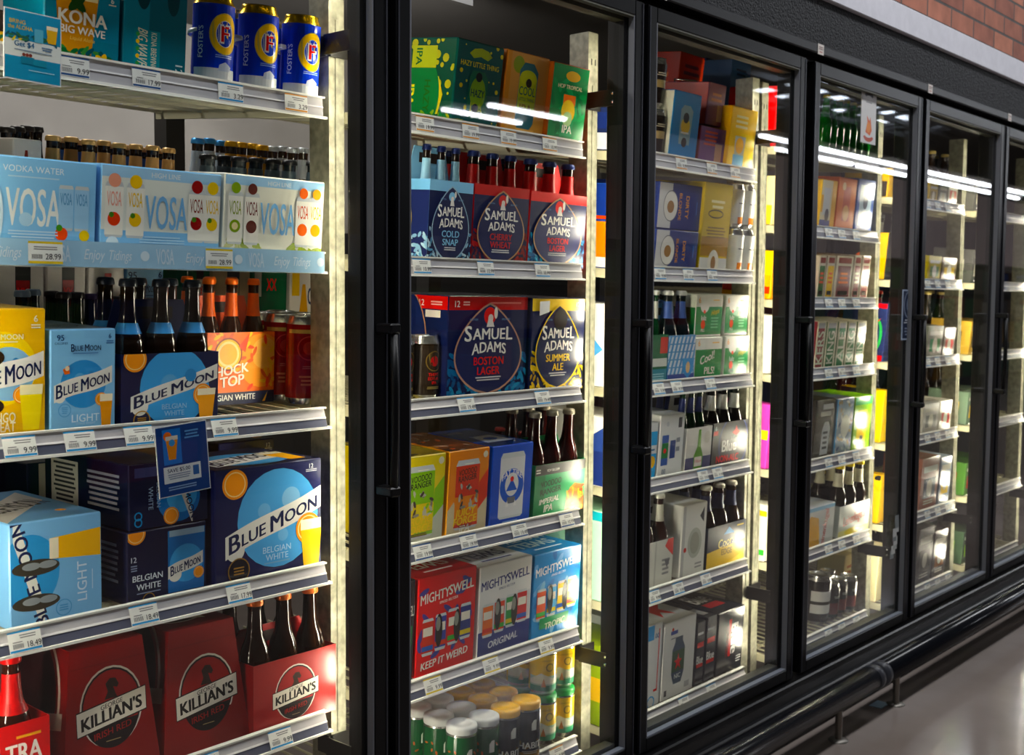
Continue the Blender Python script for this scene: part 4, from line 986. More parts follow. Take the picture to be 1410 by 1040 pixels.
z = row(1, 2)
kbox('yellow mango wheat can carton at the left end, third shelf', -30, 64, 426, YF, z, .2, 'd8ac1c', art_bm_mango, vb=600)
kbox('light blue ninety-five calorie can carton, third shelf', 67.5, 160.5, 455, YF, z, .2, '86b4de', art_bm_light, vb=590, top=lambda a: (a.r(0, 0, 1, 1, '7d93a8'), a.ring(.5, .4, .3, .02, '5a7390')))
x0, x1 = px(166, 540, YF), px(299, 540, YF); h = pz(166, 490, YF)-z
dn = 'navy moon carrier on the third shelf'
carrier('navy six-pack carrier with a blue moon and white ribbon, third shelf', x0, x1, YF, z, h, .135, '14183c', art_bm_white, handle=True, hh=.2, desc=dn, bot=dict(glass='160d08', cap='20242e', sh='4f8fcb'))
ys = aimz(330, 563, z).y; x0, x1 = px(284, 520, ys), px(376, 515, ys); h = pz(376, 463, ys)-z
carrier('orange citrus six-pack carrier set back on the third shelf', x0, x1, ys, z, h, .14, 'd8641c', art_shock, handle=True, hh=.2, desc='orange citrus carrier on third shelf', bot=dict(glass='2a140a', cap='d8702a', neck='d86a3a'))
for k, (xx, yy) in enumerate(((x1+.0355, .262), (x1+.105, .285), (x1+.0355, .331), (x1+.105, .354), (x1+.0355, .40), (x1+.105, .423))):
    can('tall red can, %s in the cluster at the right end of third shelf' % ('front left', 'front right', 'middle left', 'middle right', 'back left', 'back right')[k], xx, yy, z, '8a1a20', .168, .0335, art_killcan, key='kcan', group='tall red cans on the third shelf')
for k, (u, v, cp) in enumerate(((27, 400, '5a6472'), (42, 398, '5a6472'), (68, 401, '201c1e'), (84, 402, '201c1e'), (103, 403, '201c1e'), (122, 405, '32264a'), (140, 402, '32264a'), (158, 408, '201c1e'), (170, 406, '2a2630'), (192, 412, '2a2630'), (206, 411, '24242a'))):
    backbottle('dark-capped bottle, %s from the left in the row behind the blue cartons, third shelf' % ('first', 'second', 'third', 'fourth', 'fifth', 'sixth', 'seventh', 'eighth', 'ninth', 'tenth', 'eleventh')[k], u, v, .374+.056*(k % 3), 1, 2, glass='0f0b0a', cap=cp, group='dark-capped bottles on the third shelf')
def art_xx(bg, fg): return lambda a: (a.r(0, 0, 1, 1, bg), a.r(.38, .45, .72, 1, '2a2a28'), a.r(.4, .7, .7, .9, fg), a.t('XX', .55, .8, .09, 'd8302a', .26, .03), a.leaves(['3a7a3a', 'c83a2a'], .3, .45, .75, .55, 10, .06, 2))
for k, (ua, ub, bg, lb, fn) in enumerate(((-8, 60, 'c9c4bf', 'white carton at the left end of the back row, third shelf', art_xx('c9c4bf', '8a1f24')), (61, 117, 'cfcac5', 'white carton second in the back row of the third shelf', art_xx('cfcac5', '8a1f24')),
        (118, 170, 'd0cbc6', 'white carton third in the back row, with a red mark', lambda a: (a.r(0, 0, 1, 1, 'd0cbc6'), a.r(.45, .6, .65, .95, 'b8403a'))), (171, 224, '5f8fc4', 'light blue carton in the back row behind the navy carrier', art_bm_light),
        (255, 288, '1f5a34', 'narrow green carton in the back row beside the orange bottles', art_xx('1f5a34', 'd8d2c0')), (289, 343, 'b8a888', 'tan carton with a red double cross mark in the back row', art_xx('b8a888', 'c8bca0')),
        (344, 394, '1d5234', 'green carton with pale lettering in the back row', lambda a: (a.r(0, 0, 1, 1, '1d5234'), a.r(.05, .75, .25, .95, 'd8d4c8'), a.t('XX', .55, .85, .1, 'c8302a', .3, .04), a.t('DOS EQUIS', .5, .52, .08, 'd8d8cc', .9, .02), a.t('AMBAR', .5, .4, .05, '9ab09a', .5))),
        (396, 440, 'd2ccc2', 'white carton with a yellow bottle picture at the right end, back row', lambda a: (a.r(0, 0, 1, 1, 'd2ccc2'), a.r(.05, .75, .3, 1, 'd8b23a'), a.r(0, .3, 1, .45, 'd8b23a'), a.p([(.3, .2), (.6, .2), (.6, .6), (.5, .85), (.4, .85), (.3, .6)], 'c8962c'), a.r(.33, .35, .57, .5, 'e8e0d0'), a.t('Cor', .78, .75, .14, '22304f', .4, .04))))):
    kbox(lb, ua, ub, 366, .515, z, .12, bg, fn, vb=430, group='cartons in the back row of the third shelf')

z = row(1, 3)
kbox('light blue can pack standing on end with two hand holes, fourth shelf', 11, 141.5, 724, YF, z, .27, '86b4de', art_bm_l12, top=art_bm_l12top, vb=835)
zz = pz(174, 736, YF)
kbox('navy twelve-can pack, lower of two stacked, fourth shelf', 173.5, 286, 736, YF, z, .27, '131634', art_bm_can12, left=art_bm_side, vb=820)
kbox('navy twelve-can pack lying on its twin behind the dark offer sign', 176, 288, 642, YF, zz+.001, .27, '131634', art_bm_can12r, left=art_bm_side, top=lambda a: (a.r(0, 0, 1, 1, '14172f'), a.c(.5, .4, .3, '2a4a7a'), a.r(.6, .2, .95, .6, '8a6a2a')), vb=735)
kbox('large navy twelve-bottle pack with full moon, right end of fourth shelf', 295, 443.5, 650, .132, z, .2, '161a44', art_bm_12, top=art_bm_12top, vb=780)
kbox('dark navy pack behind the light blue one on the fourth shelf', 36, 112, 640, .44, z, .18, '14162c', lambda a: (a.r(0, 0, 1, 1, '15172c'), a.r(.2, .6, .4, 1, 'a8a49a'), a.c(.7, .5, .2, '2a4a7a'), a.p([(.85, .2), (.95, .2), (.97, .6), (.83, .6)], 'a87a2a')), vb=700)
kbox('navy twelve-bottle pack behind the large moon pack, fourth shelf', 300, 378, 612, .36, z, .2, '161a44', art_bm_12, top=art_bm_12top, vb=680)

z = row(1, 4)
x0, x1 = px(-6, 1010, YF-.01), px(68, 1010, YF-.01); h = pz(30, 996, YF-.01)-z
carrier('bright red carrier cut off at the lower left corner', x0, x1, YF-.01, z, h, .13, 'c2262c', lambda a: (a.r(0, 0, 1, 1, 'c2262c'), a.t('ULTRA', .3, .68, .2, 'f0e8e4', 1.1, .04), a.lines(.6, .85, .5, .06, 1, 'd8a03a')))
bottle('brown bottle with a red neck in the lower left corner carrier', (x0+x1)/2, YF+.026, z+.003, fat=.92, glass='2a120c', cap='c8322a', neck='b8282c', sh='c02a2c')
h = pz(83, 901, YF+.02)-z
frustum_pack('dark red twelve-bottle pack with a horse oval, left of the two', px(84, 960, YF), px(221, 990, YF), YF, z, h, .22, '7d141b', .022, lambda a: art_kill(a, .54), left=lambda a: (a.r(0, 0, 1, 1, '6a1016'), a.ring(.5, .6, .36, .03, 'b8aca4', .5), a.c(.5, .6, .3, '2a1216', .42), a.ribbon(.2, .35, .9, .5, .12, 'b8b0a4')), top=lambda a: (a.r(0, 0, 1, 1, '6a1218'), a.ring(.45, .4, .38, .03, 'c8c0b8', .3), a.c(.45, .4, .34, '241418', .27), a.ribbon(.2, .5, .75, .3, .22, 'd0c8bc'), a.t("KILLIAN'S", .48, .4, .14, '16100f', .5, .03, rot=-22)))
h = pz(229, 872, YF+.02)-z
frustum_pack('dark red twelve-bottle pack with a horse oval, right of the two', px(224, 930, YF), px(343.5, 960, YF), YF, z, h, .22, '7d141b', .022, art_kill, left=lambda a: (a.r(0, 0, 1, 1, '6a1016'), a.ring(.5, .6, .36, .03, 'b8aca4', .5), a.c(.5, .6, .3, '2a1216', .42), a.ribbon(.2, .35, .9, .5, .12, 'b8b0a4')), top=lambda a: (a.r(0, 0, 1, 1, '6a1218'), a.ring(.45, .4, .38, .03, 'c8c0b8', .3), a.c(.45, .4, .34, '241418', .27), a.ribbon(.2, .5, .75, .3, .22, 'd0c8bc'), a.t("KILLIAN'S", .48, .4, .14, '16100f', .5, .03, rot=-22)))
x0, x1 = px(348.5, 950, YF-.0125), px(462, 940, YF-.0125); h = pz(350, 919, YF-.0125)-z
carrier('small red six-pack carrier with a horse oval and six open bottles', x0, x1, YF-.0125, z, h, .15, '7d141b', art_kill6, handle=True, hh=.17, desc='small red horse carrier', bot=dict(glass='1a0d07', cap='c8704a'))

# ------------------------------------------------------------------ second door
z = row(2, 0)
kbox('dark green hop carton with hand holes, left on the top shelf', 625, 691, 50, YF, z, .26, '0f4f48', art_hazy, left=art_hazy_side, vb=170, ch=.003)
kbox('orange brown carton with a blue can picture, middle of top shelf', 693, 753, 66, YF, z, .2, 'b8722c', art_cool, vb=185)
kbox('bright green tropical carton at the right end of the top shelf', 757, 808, 83, YF-.012, z, .2, '8a4a24', art_hop, vb=200)
z = row(2, 1)
def sixer(label, uL, uR, vT, artf, col, desc, cap, neck, left=None, dx=.002):
    x0, x1 = px(uL, 310, YF)+.001, px(uR, 310, YF)-.001; h = pz(uL, vT, YF)-z
    carrier(label, x0, x1, YF, z, h, .14, col, artf, left=left, handle=True, hh=.232, desc=desc, bot=dict(glass='140c08', cap=cap, neck=neck), hcol=col)
sixer('light blue and navy winter six-pack carrier, left on its shelf', 586.5, 647, 248, lambda a: art_sam(a, '8fbfe0', '151c44', '8fc0e0', ['COLD', 'SNAP'], ['8fb4cc', '5f8fb0', 'b8d0dc', '2a3f6a'], '9ab4c8'), '8fbfe0', 'light blue winter carrier', '1a2450', '9fc8e4', art_cold_side)
sixer('red and navy cherry six-pack carrier, middle of its shelf', 648, 724, 254, lambda a: art_sam(a, 'b01c24', '161d48', 'b8242c', ['CHERRY', 'WHEAT'], ['7a1a22', '9a2028', '5a1820'], 'b08a6a'), 'b01c24', 'red cherry carrier', '1c2858', 'a82028')
sixer('red and navy lager six-pack carrier, right on its shelf', 725.5, 803, 264, lambda a: art_sam(a, 'cc2a26', '161d50', 'd8402c', ['BOSTON', 'LAGER'], ['2f7fa4', '1f5f8a', '4f9fc0', '183a6a'], 'b08a6a'), 'cc2a26', 'red lager carrier', '1c2858', 'c02a28')
z = row(2, 2)
kbox('red topped navy twelve-bottle carton, middle of its shelf', 614.5, 725.5, 408, YF, z, .2, '131a40', lambda a: (art_sam(a, 'b81c26', '1c2148', 'c8242c', ['BOSTON', 'LAGER'], ['3a7fa8', '2a6490', '1c4a78'], 'b08a7a'), a.t('12', .09, .93, .06, 'ece4de', .1), a.lines(.2, .935, .1, .05, 2, 'e8b8b0'), a.lines(.7, .94, .45, .03, 1, 'd87a74')), left=art_12side, vb=540)
kbox('yellow topped navy summer carton beside the post', 729.5, 804, 411, .138, z, .2, '121736', lambda a: (art_sam(a, 'ecca1e', '10163a', 'c9a227', ['SUMMER', 'ALE'], ['d8b82a', 'e8cc3a', 'a88a1e'], 'ecca1e'), a.p([(.12, .82), (.3, .86), (.3, .98), (.12, .97)], 'e8e8e6'), a.c(.52, .78, .13, '17140f'), a.t('12', .85, .94, .05, 'f0e8c0', .1)), vb=540)
hc = pz(585, 462, .185)-z-.002
for k, (x, y, nm) in enumerate(((px(585, 510, .185)-.008, .185, 'front'), (px(585, 510, .185)-.078, .187, 'left'), (px(585, 510, .185)-.008, .262, 'back'))):
    can('tall black can with red print beside the navy carton, %s one' % nm, x, y, z, '1e1812', hc, .033, art_hemcan, key='hem', group='tall black cans on the third shelf')
z = row(2, 3)
kbox('yellow and green can carton at the left end, fourth shelf', 548, 612.5, 633, YF, z, .2, 'c9b41e', art_voodoo('d8c62a', '8ab83a', ['TROPIC', 'FORCE'], 'b8bcae'), top=lambda a: (a.r(0, 0, 1, 1, '8a7a24'), a.leaves(['6a8a2a', '4a3a24', 'a89a34'], 0, 0, 1, 1, 24, .12, 3)), vb=740)
kbox('orange and red can carton, second on the fourth shelf', 615.5, 672.5, 624, YF, z, .2, 'd89a2c', art_voodoo('d8882c', 'c84a3c', ['JUICY', 'FORCE', 'IPA'], 'c8bca0'), top=lambda a: (a.r(0, 0, 1, 1, '8a4a24'), a.leaves(['c8642a', '3a3028', 'a8a090', 'b8862a'], 0, 0, 1, 1, 24, .12, 4)), vb=730)
kbox('blue can carton with a pale can picture, fourth shelf', 675.5, 732.5, 617, YF, z, .2, '1d4fb4', art_fat, top=lambda a: (a.r(0, 0, 1, 1, '1b3f8a'), a.p([(.2, .2), (.9, .2), (.8, .55), (.3, .55)], 'b8bcc8'), a.c(.55, .38, .15, '1d4fb4', .1), a.c(.35, .8, .18, '8a8a90', .08)), vb=725)
x0, x1 = px(733.5, 690, YF), px(802, 680, YF); h = pz(734, 643, YF)-z
carrier('green and black six-pack carrier at the right end, fourth shelf', x0, x1, YF, z, h, .14, '17764a', art_imperial, handle=True, hh=.17, desc='green and black carrier', bot=dict(glass='2a0d0c', cap='8a8478'))
for k, (u, v) in enumerate(((700, 590), (716, 594), (684, 588))):
    backbottle('red-capped dark bottle, %s from the left behind the green carrier' % ('second', 'third', 'first')[k], u, v, (.32, .32, .39)[k], 2, 3, glass='240c0c', cap='8a3a38', group='red-capped bottles on the fourth shelf')
z = row(2, 4)
MT = [('dark carton just visible left of the red seltzer carton', 545, 570.5, 805, '221c1e', lambda a: (a.r(0, 0, 1, 1, '2a2226'), a.t('SWELL', .7, .7, .1, 'd8d4cc', .8, .03), a.r(.3, .3, .9, .55, '3a7a4a')), 'black'),
      ('red seltzer carton with four cans printed on it', 573, 654.5, 800, 'c8242c', art_mighty('c8242c', 'efe9e2', 'KEEP IT WEIRD', 'efe9e2', ['b8402c', '3a3f8a', 'c8342c', '2a3474']), 'red'),
      ('white and navy original seltzer carton, fifth shelf', 657.5, 731, 784, 'dcdcda', art_mighty('dedede', '2a3068', 'ORIGINAL', 'd4d8e8', ['d8742c', 'c84a3a', '3a8a4a', 'b8242c'], '2a3474', 2, 'c8ccd0'), 'white'),
      ('bright blue tropical seltzer carton, right end of fifth shelf', 732.5, 798, 767, '3f86c4', art_mighty('3f86c4', 'e8f0f4', 'TROPIC', 'e6ecd8', ['c85a3a', '6fb0dc', 'd8b83a', 'e8d24a'], None, 3), 'blue')]
for lb, a_, b_, vt, col, fn, nm in MT:
    kbox(lb, a_, b_, vt, YF, z, .2, col, fn, top=art_mtop({'black': '1a1618', 'red': '9a2228', 'white': 'c4c4c2', 'blue': '3a74ac'}[nm], {'black': '8a8680', 'red': 'd8ccc8', 'white': '2a3068', 'blue': 'c8dce8'}[nm]), vb=vt+125, name='seltzer_carton', cat='drink carton', group='seltzer cartons on the fifth shelf')
z = row(2, 5)
def lidcan(ij, h, r, col, fn, lid, key, lab, grp=None):
    p0 = aimz(540+365/3.917, 880+452/3.917, z+h+.003); p1 = aimz(540+690/3.917, 880+328/3.917, z+h+.003); e = Vector((p1.x-p0.x, p1.y-p0.y)).normalized(); n = Vector((-e.y, e.x))
    for k, (i, j) in enumerate(ij):
        x, y = p0.x+.0668*(i*e.x+j*n.x), p0.y+.0668*(i*e.y+j*n.y)
        can(lab % ('first', 'second', 'third', 'fourth', 'fifth', 'sixth', 'seventh', 'eighth')[k], x, y, z, col, h, r, fn, lid, key=key, group=grp, rz=math.radians(-25))
lidcan([(0, 0), (1, 0), (0, 1), (1, 1), (0, 2), (1, 2)], .155, .0325, '1f4a2e', lambda a: (a.r(0, 0, 1, 1, '1f4a2e'), a.leaves(['2c6a3c', '173a24', 'a85a3a', 'd8d8cc'], 0, 0, 1, .8, 22, .05, 4), a.p([(.5, .6), (.62, .6), (.62, .8), (.55, .8), (.5, .74)], 'e4e4dc'), a.t('GO', .4, .3, .12, 'e0e0d4', .3, .04)), 'c4c6c8', 'gcan', 'green tall can with a white lid, %s counting back from the glass', grp='green tall cans on the bottom shelf')
lidcan([(2, 0), (3, 0), (2, 1), (3, 1), (2, 2), (3, 2)], .155, .0325, '22242e', lambda a: (a.r(0, 0, 1, 1, '22242e'), a.r(0, 0, 1, .3, '8a6a34'), a.leaves(['3a3a44', '6a5430'], 0, .2, 1, .5, 18, .06, 4), a.p([(.5, .68), (.62, .68), (.62, .86), (.55, .86), (.5, .8)], 'e4e4dc'), a.t('HABIT', .5, .42, .11, 'e8e4dc', .6, .04), a.lines(.5, .3, .4, .06, 2, 'b8b0a0')), 'c9a01e', 'dcan', 'dark tall can with a yellow lid, %s counting back from the glass', grp='dark tall cans on the bottom shelf')
def art_lemon(a): a.r(0, 0, 1, 1, 'd8b81e'); a.r(0, 0, 1, .42, 'a9c0a8'); a.r(0, 0, 1, .16, '4a8a6a'); a.p([(0, .3), (.3, .5), (.6, .34), (1, .5), (1, .2), (0, .2)], 'dfe0cc'); a.p([(.3, .12), (.36, .36), (.42, .12)], 'a8704a'); a.ring(.5, .66, .1, .03, '8a7a1e'); a.lines(.5, .85, .4, .05, 2, 'a8921e')
for zz, nm in ((0, 'lower'), (.116, 'upper')):
    for k, (x, y) in enumerate(((px(540+812/3.917, 930, .17), .172), (px(540+812/3.917, 930, .17)+.066, .172), (px(540+812/3.917, 930, .17), .24), (px(540+812/3.917, 930, .17)+.066, .24))):
        can('yellow can with a green lid, %s layer, %s of the stacked eight' % (nm, ('front left', 'front right', 'back left', 'back right')[k]), x, y, z+zz, 'd8b81e', .112, .032, art_lemon, '2a8a4a', key='lem', group='yellow cans stacked on the bottom shelf', rz=math.radians(-20))

# ------------------------------------------------------------------ third door
def g(*ops):
    """artwork from plain tuples: first letter picks the shape"""
    def f(a):
        for o in ops: getattr(a, o[0])(*o[1:])
    return f
def hidden(d, r, label, x0, x1, h, col, left, y=None, dd=.2, **k):
    z = row(d, r); carton('beer_carton', label, 'beer carton', x0, x1, y or .15, z, h, dd, col, None, left, **k)
hidden(3, 1, 'navy and orange carton showing edgewise right of the second door post', 2.235, 2.375, .2, '22387a', g(('r', 0, 0, 1, .55, 'd8782a'), ('r', 0, .55, 1, 1, '1e2f6e'), ('r', 0, .0, 1, .12, 'e2ddd0'), ('r', 0, .58, 1, .62, 'c84a2c')))
hidden(3, 2, 'white carton with a blue lozenge edgewise right of the second door post', 2.235, 2.375, .2, 'd8d6d0', g(('r', 0, 0, 1, 1, 'dad8d2'), ('p', [(.3, .45), (.6, .75), (.95, .45), (.6, .2)], '5f98cc')))
hidden(3, 3, 'white and navy carton with big letters edgewise behind the post', 2.235, 2.375, .17, 'd8d6d0', g(('r', 0, 0, 1, 1, 'd8d6d0'), ('r', 0, 0, 1, .5, '1e2a5c'), ('t', 'LE', .6, .25, .24, 'e4e4e4', .6, .04), ('p', [(.5, .5), (1, .9), (1, .5)], '2a3a70')))
hidden(3, 4, 'mint green carton edgewise right of the second door post', 2.235, 2.375, .22, 'a8d4b8', g(('r', 0, 0, 1, 1, 'aed8bc'), ('r', 0, .9, 1, 1, '3a9aa8'), ('lines', .6, .5, .5, .3, 4, '6fae8c')))
hidden(3, 5, 'yellow green carton edgewise low behind the second door post', 2.235, 2.375, .2, '7a8a3a', g(('r', 0, 0, 1, 1, '6a7a34'), ('r', 0, .3, 1, .6, 'a88a3a')))
hidden(3, 0, 'navy can carton edgewise at top behind the second door post', 2.235, 2.33, .1, '1c2444', g(('r', 0, 0, 1, .4, 'c8c8cc'), ('r', 0, .5, 1, .9, '1c2858')))
z = row(3, 0)
for k in range(2):
    can('dark metal can, %s of the two stacked at the left of the top shelf' % ('lower', 'upper')[k], px(905, 160, .18)-.026, .18, z+.126*k, '1d1816', .122, .028, lambda a: (a.r(0, 0, 1, 1, '1d1816'), a.r(.1, .4, .9, .6, '8a7a5a'), a.lines(.5, .75, .5, .1, 2, 'c8c0b0')), key='dk3', group='dark cans stacked on the top shelf')
kbox('blue carton with two hand holes leaning on the top shelf', 924.5, 962.5, 122, YF, z, .15, '3a7ab4', g(('r', 0, 0, 1, 1, '3a7fb8'), ('p', [(.3, .25), (.7, .25), (.74, .75), (.62, .82), (.38, .82), (.28, .75)], '8aa4ac'), ('c', .5, .52, .17, 'd8b83a'), ('c', .5, .64, .11, '17181c'), ('c', .5, .28, .1, '17181c'), ('lines', .5, .42, .3, .05, 1, 'e4e4e0'), ('lines', .5, .07, .6, .04, 1, 'a8cce4')), left=g(('r', 0, 0, 1, 1, 'b8b8ac')), vb=218)
zl = pz(968, 171, YF)-z-lift(YF)
kbox('purple and red carton, lower of the two stacked, top shelf', 964.5, 1000, 171, YF, z, .16, '7a3a52', g(('r', 0, 0, 1, 1, '6f4a78'), ('lines', .42, .72, .6, .42, 4, 'c85a4a'), ('r', .62, .05, .9, .6, 'c8a08a'), ('lines', .25, .1, .4, .08, 1, 'e0d4d4')), left=g(('r', 0, 0, 1, 1, 'a03c34')), vb=225)
kbox('purple and red carton, upper of the two stacked, top shelf', 975.5, 1000, 111, YF+.008, z+zl+.001, .16, '8a4a5a', g(('r', 0, 0, 1, 1, '8a4f6a'), ('r', 0, .55, 1, 1, 'a05a5a'), ('lines', .5, .68, .66, .26, 2, 'd87a5a'), ('r', .6, .1, .9, .5, 'd0b09a')), left=g(('r', 0, 0, 1, 1, 'b8442e')), vb=168)
kbox('yellow lemon can carton at the right end, top shelf', 1004, 1040, 144, YF-.01, z, .15, 'd8a82a', g(('r', 0, 0, 1, 1, 'ecc43a'), ('r', .45, .0, 1, .6, 'f0d45a'), ('p', [(.25, .12), (.6, .12), (.64, .55), (.22, .55)], 'b8b8a4'), ('c', .42, .4, .16, 'e8b01e'), ('r', .2, .05, .62, .25, '7fb4d4'), ('lines', .42, .78, .5, .24, 3, 'f6ecb8')), vb=235)
yb = .345; hl = .125; hu = pz(929, 72, yb)-(z+lift(yb))-hl
carton('beer_carton', 'plain brown carton under the orange one at the back of the top shelf', 'beer carton', px(929, 130, yb)+.002, px(963, 130, yb)-.002, yb, z, hl, .2, '5a3a2a')
carton('beer_carton', 'orange carton with a gold hop picture, high at back of top shelf', 'beer carton', px(929, 110, yb)+.002, px(963, 110, yb)-.002, yb+.002, z+hl+.001, hu, .2, 'b8441e', g(('r', 0, 0, 1, 1, 'b8441e'), ('lines', .5, .78, .7, .2, 2, '5a1a1c'), ('c', .55, .3, .3, 'd8a83a'), ('p', [(.1, 0), (.25, .5), (.4, 0)], '4a2a1c'), ('p', [(.75, 0), (.85, .5), (.95, 0)], '4a2a1c')), g(('r', 0, 0, 1, 1, '9a3420'), ('lines', .6, .5, .5, .5, 4, 'c86a3a')))
z4 = row(4, 0)
kbox('tall navy carton with a pale stripe, high between the third door boxes', 966, 1001, 79, .50, z4, .12, '1c244c', g(('r', 0, 0, 1, 1, '1c244c'), ('r', .45, .85, .95, .95, 'd0c8a4'), ('lines', .5, .65, .8, .2, 3, '6a7ab4')), left=g(('r', 0, 0, 1, 1, '2a3a6a')), vb=130)
kbox('tall slate blue carton with a yellow shape, high beside the posts', 1002, 1029, 81, .355, z4, .13, '4a6a94', g(('r', 0, 0, 1, 1, '4a6c98'), ('lines', .5, .88, .6, .1, 2, '22304f'), ('c', .5, .6, .28, 'c8a03a', .4)), vb=130)
z = row(3, 0)
b = MB(); yy = .30
b.tube([(px(929, 135, yy), yy, pz(929, 128, yy)), (px(929, 110, yy), yy, pz(929, 109, yy)), (px(958, 112, yy), yy, pz(958, 111, yy)), (px(966, 130, yy), yy, pz(966, 130, yy)), (px(970, 150, yy), yy, pz(971, 152, yy)), (px(970, 150, yy), yy+.03, z+lift(yy+.03)+.006)], .0022, CHROME, 8)
tag(b.build('wire_hoop'), 'bent grey wire hoop behind the blue carton on the top shelf', 'wire')
z = row(3, 1)
db = g(('r', 0, 0, .3, 1, 'c2c2c4'), ('r', .3, 0, 1, 1, '1c2c6a'), ('r', .85, 0, 1, 1, '24386e'), ('c', .28, .5, .17, 'd4d2ce', .2), ('ring', .28, .5, .17, .012, '6a6a70', .2), ('c', .28, .48, .08, '8a6a4a'), ('t', 'DIRTY', .67, .5, .13, 'd89a3a', .75, .02, -90), ('t', 'BLONDE', .5, .5, .11, 'c88a3a', .7, .02, -90), ('lines', .9, .5, .02, .6, 1, '4a6ab0'))
zl = pz(903, 315, YF)-z-lift(YF)
kbox('silver and navy carton, lower of two lying on their sides', 903, 962, 315, YF, z, .2, '26346c', db, vb=368)
kbox('silver and navy carton, upper of two lying on their sides', 907, 967, 249, YF, z+zl+.001, .2, '26346c', db, vb=312)
kbox('tall gold carton with a pale oval, second shelf behind third door', 965, 1004, 250, YF, z, .2, 'a8923a', g(('r', 0, 0, 1, 1, 'b09a4a'), ('r', 0, .18, 1, .4, '8a6a2c'), ('r', 0, 0, 1, .16, 'c2c2c0'), ('c', .5, .1, .2, 'd4d0c4', .26), ('c', .5, .1, .09, '8a6a4a', .14), ('ring', .45, .66, .28, .03, '3a3020', .09), ('lines', .5, .45, .7, .14, 4, '6a5420'), ('lines', .5, .77, .5, .12, 2, 'd8d0a8')), vb=370)
for zz, nm in ((0, 'lower'), (.124, 'upper')):
    for k in range(4):
        can('slim white can, %s layer, %s, beside the bright post' % (nm, ('front left', 'front right', 'back left', 'back right')[k]), px(1011, 320, .17)-.026+.058*(k % 2), .165+.058*(k//2), z+zz, 'dcdcd8', .121, .0282, g(('r', 0, 0, 1, 1, 'dededa'), ('lines', .5, .6, .3, .06, 1, '5a5a60'), ('r', .35, .0, .7, .2, 'c87a3a')), key='wcan', group='slim white cans on the second shelf')
z = row(3, 2)
def art_pils(a, alt=False):
    a.r(0, 0, 1, 1, 'e2e2da'); a.r(0, .04, 1, .72, '1a7a46'); a.t('6', .12, .88, .14, 'd8963a', .1, .02); a.lines(.75, .88, .3, .06, 1, 'd8b070')
    if alt: a.t('Cool!', .45, .52, .2, 'e8e8e0', .6, .02, sl=.25); a.t('PILS!', .55, .2, .17, 'e8e8e0', .62, .03)
    else:
        a.c(.32, .72, .16, 'e8e8e2', .12); a.c(.32, .6, .04, 'd84a2a'); a.t('lulz', .3, .45, .12, 'e8e8e0', .38); a.c(.28, .29, .08, 'd85a2c', .09); a.t('PILS', .28, .15, .07, 'e0e8d8', .22); a.t('Hops', .74, .6, .12, 'd8c82a', .34, 0, it=.3, sl=.2); a.lines(.72, .33, .3, .3, 4, '8ac49a')
zl = pz(957, 466, YF)-z-lift(YF)
PL = 'green and white lager carton, %s of the square of four, third shelf'
kbox(PL % 'lower left', 957, 995, 466, YF, z, .15, 'd8dcd0', lambda a: art_pils(a, True), vb=520)
kbox(PL % 'lower right', 997.5, 1031, 464, YF, z, .15, 'd8dcd0', art_pils, vb=518)
zl2 = pz(997.5, 464, YF)-z-lift(YF)
kbox(PL % 'upper left', 958, 995.5, 406, YF, z+zl+.001, .15, 'd8dcd0', art_pils, vb=462, left=g(('r', 0, 0, 1, 1, 'c8ccc0'), ('r', 0, .04, 1, .7, '1a6a3e')))
kbox(PL % 'upper right', 998.5, 1031, 407, YF, z+zl2+.002, .15, 'd8dcd0', art_pils, vb=462)
kbox('green and white lager carton set back left of the square of four', 935, 958, 405, .33, z, .12, 'c8ccc0', art_pils, vb=460)
x0, x1 = px(918.5, 490, YF), px(955, 488, YF); h = pz(955, 462, YF)-z
carrier('blue and white diamond patterned bottle carrier with a crest', x0, x1, YF, z, h, .13, '5f93c4', lambda a: ([a.p([(i/7+j*.05, j/6+.16), (i/7+.07+j*.05, j/6+.16), (i/7+.12+j*.05, j/6+.3), (i/7+.05+j*.05, j/6+.3)], 'd0dce8') for i in range(-2, 8) for j in range(6)], a.r(0, 0, 1, .17, '3a4a8c'), a.p([(.52, .5), (.98, .5), (.95, .22), (.75, .06), (.55, .22)], '4f8fc8'), a.c(.75, .3, .08, 'd8b890', .12)), handle=True, hh=.2, nb=2, desc='diamond patterned carrier', bot=dict(w='dark', glass='10161a', cap='d4d6d4', neck='4a64a4'))
x0, x1 = px(894, 500, YF), px(917, 500, YF); h = pz(915, 462, YF)-z
carrier('dark green and teal bottle carrier at the left edge, third shelf', x0, x1, YF, z, h, .13, '1f5a3c', g(('r', 0, 0, 1, .3, '3f7a8c'), ('r', 0, .35, 1, .52, 'c4c8c4'), ('r', .55, .62, 1, .95, 'b83a34'), ('lines', .5, .12, .8, .2, 4, '9ac0cc')), nb=2, desc='dark green and teal carrier', bot=dict(w='green', glass='12301c', cap='d4d6d4', neck='c8ccc8'))
z = row(3, 3)
kbox('blue and white carton with a yellow disc at the left edge, fourth shelf', 884, 905.5, 585, YF, z, .14, 'd0d4d8', g(('r', 0, 0, 1, .45, '3f94cc'), ('r', .4, .6, 1, .85, '3f94cc'), ('c', .7, .3, .25, 'd8b02a'), ('lines', .7, .52, .4, .06, 1, '5a7a9a')), vb=655)
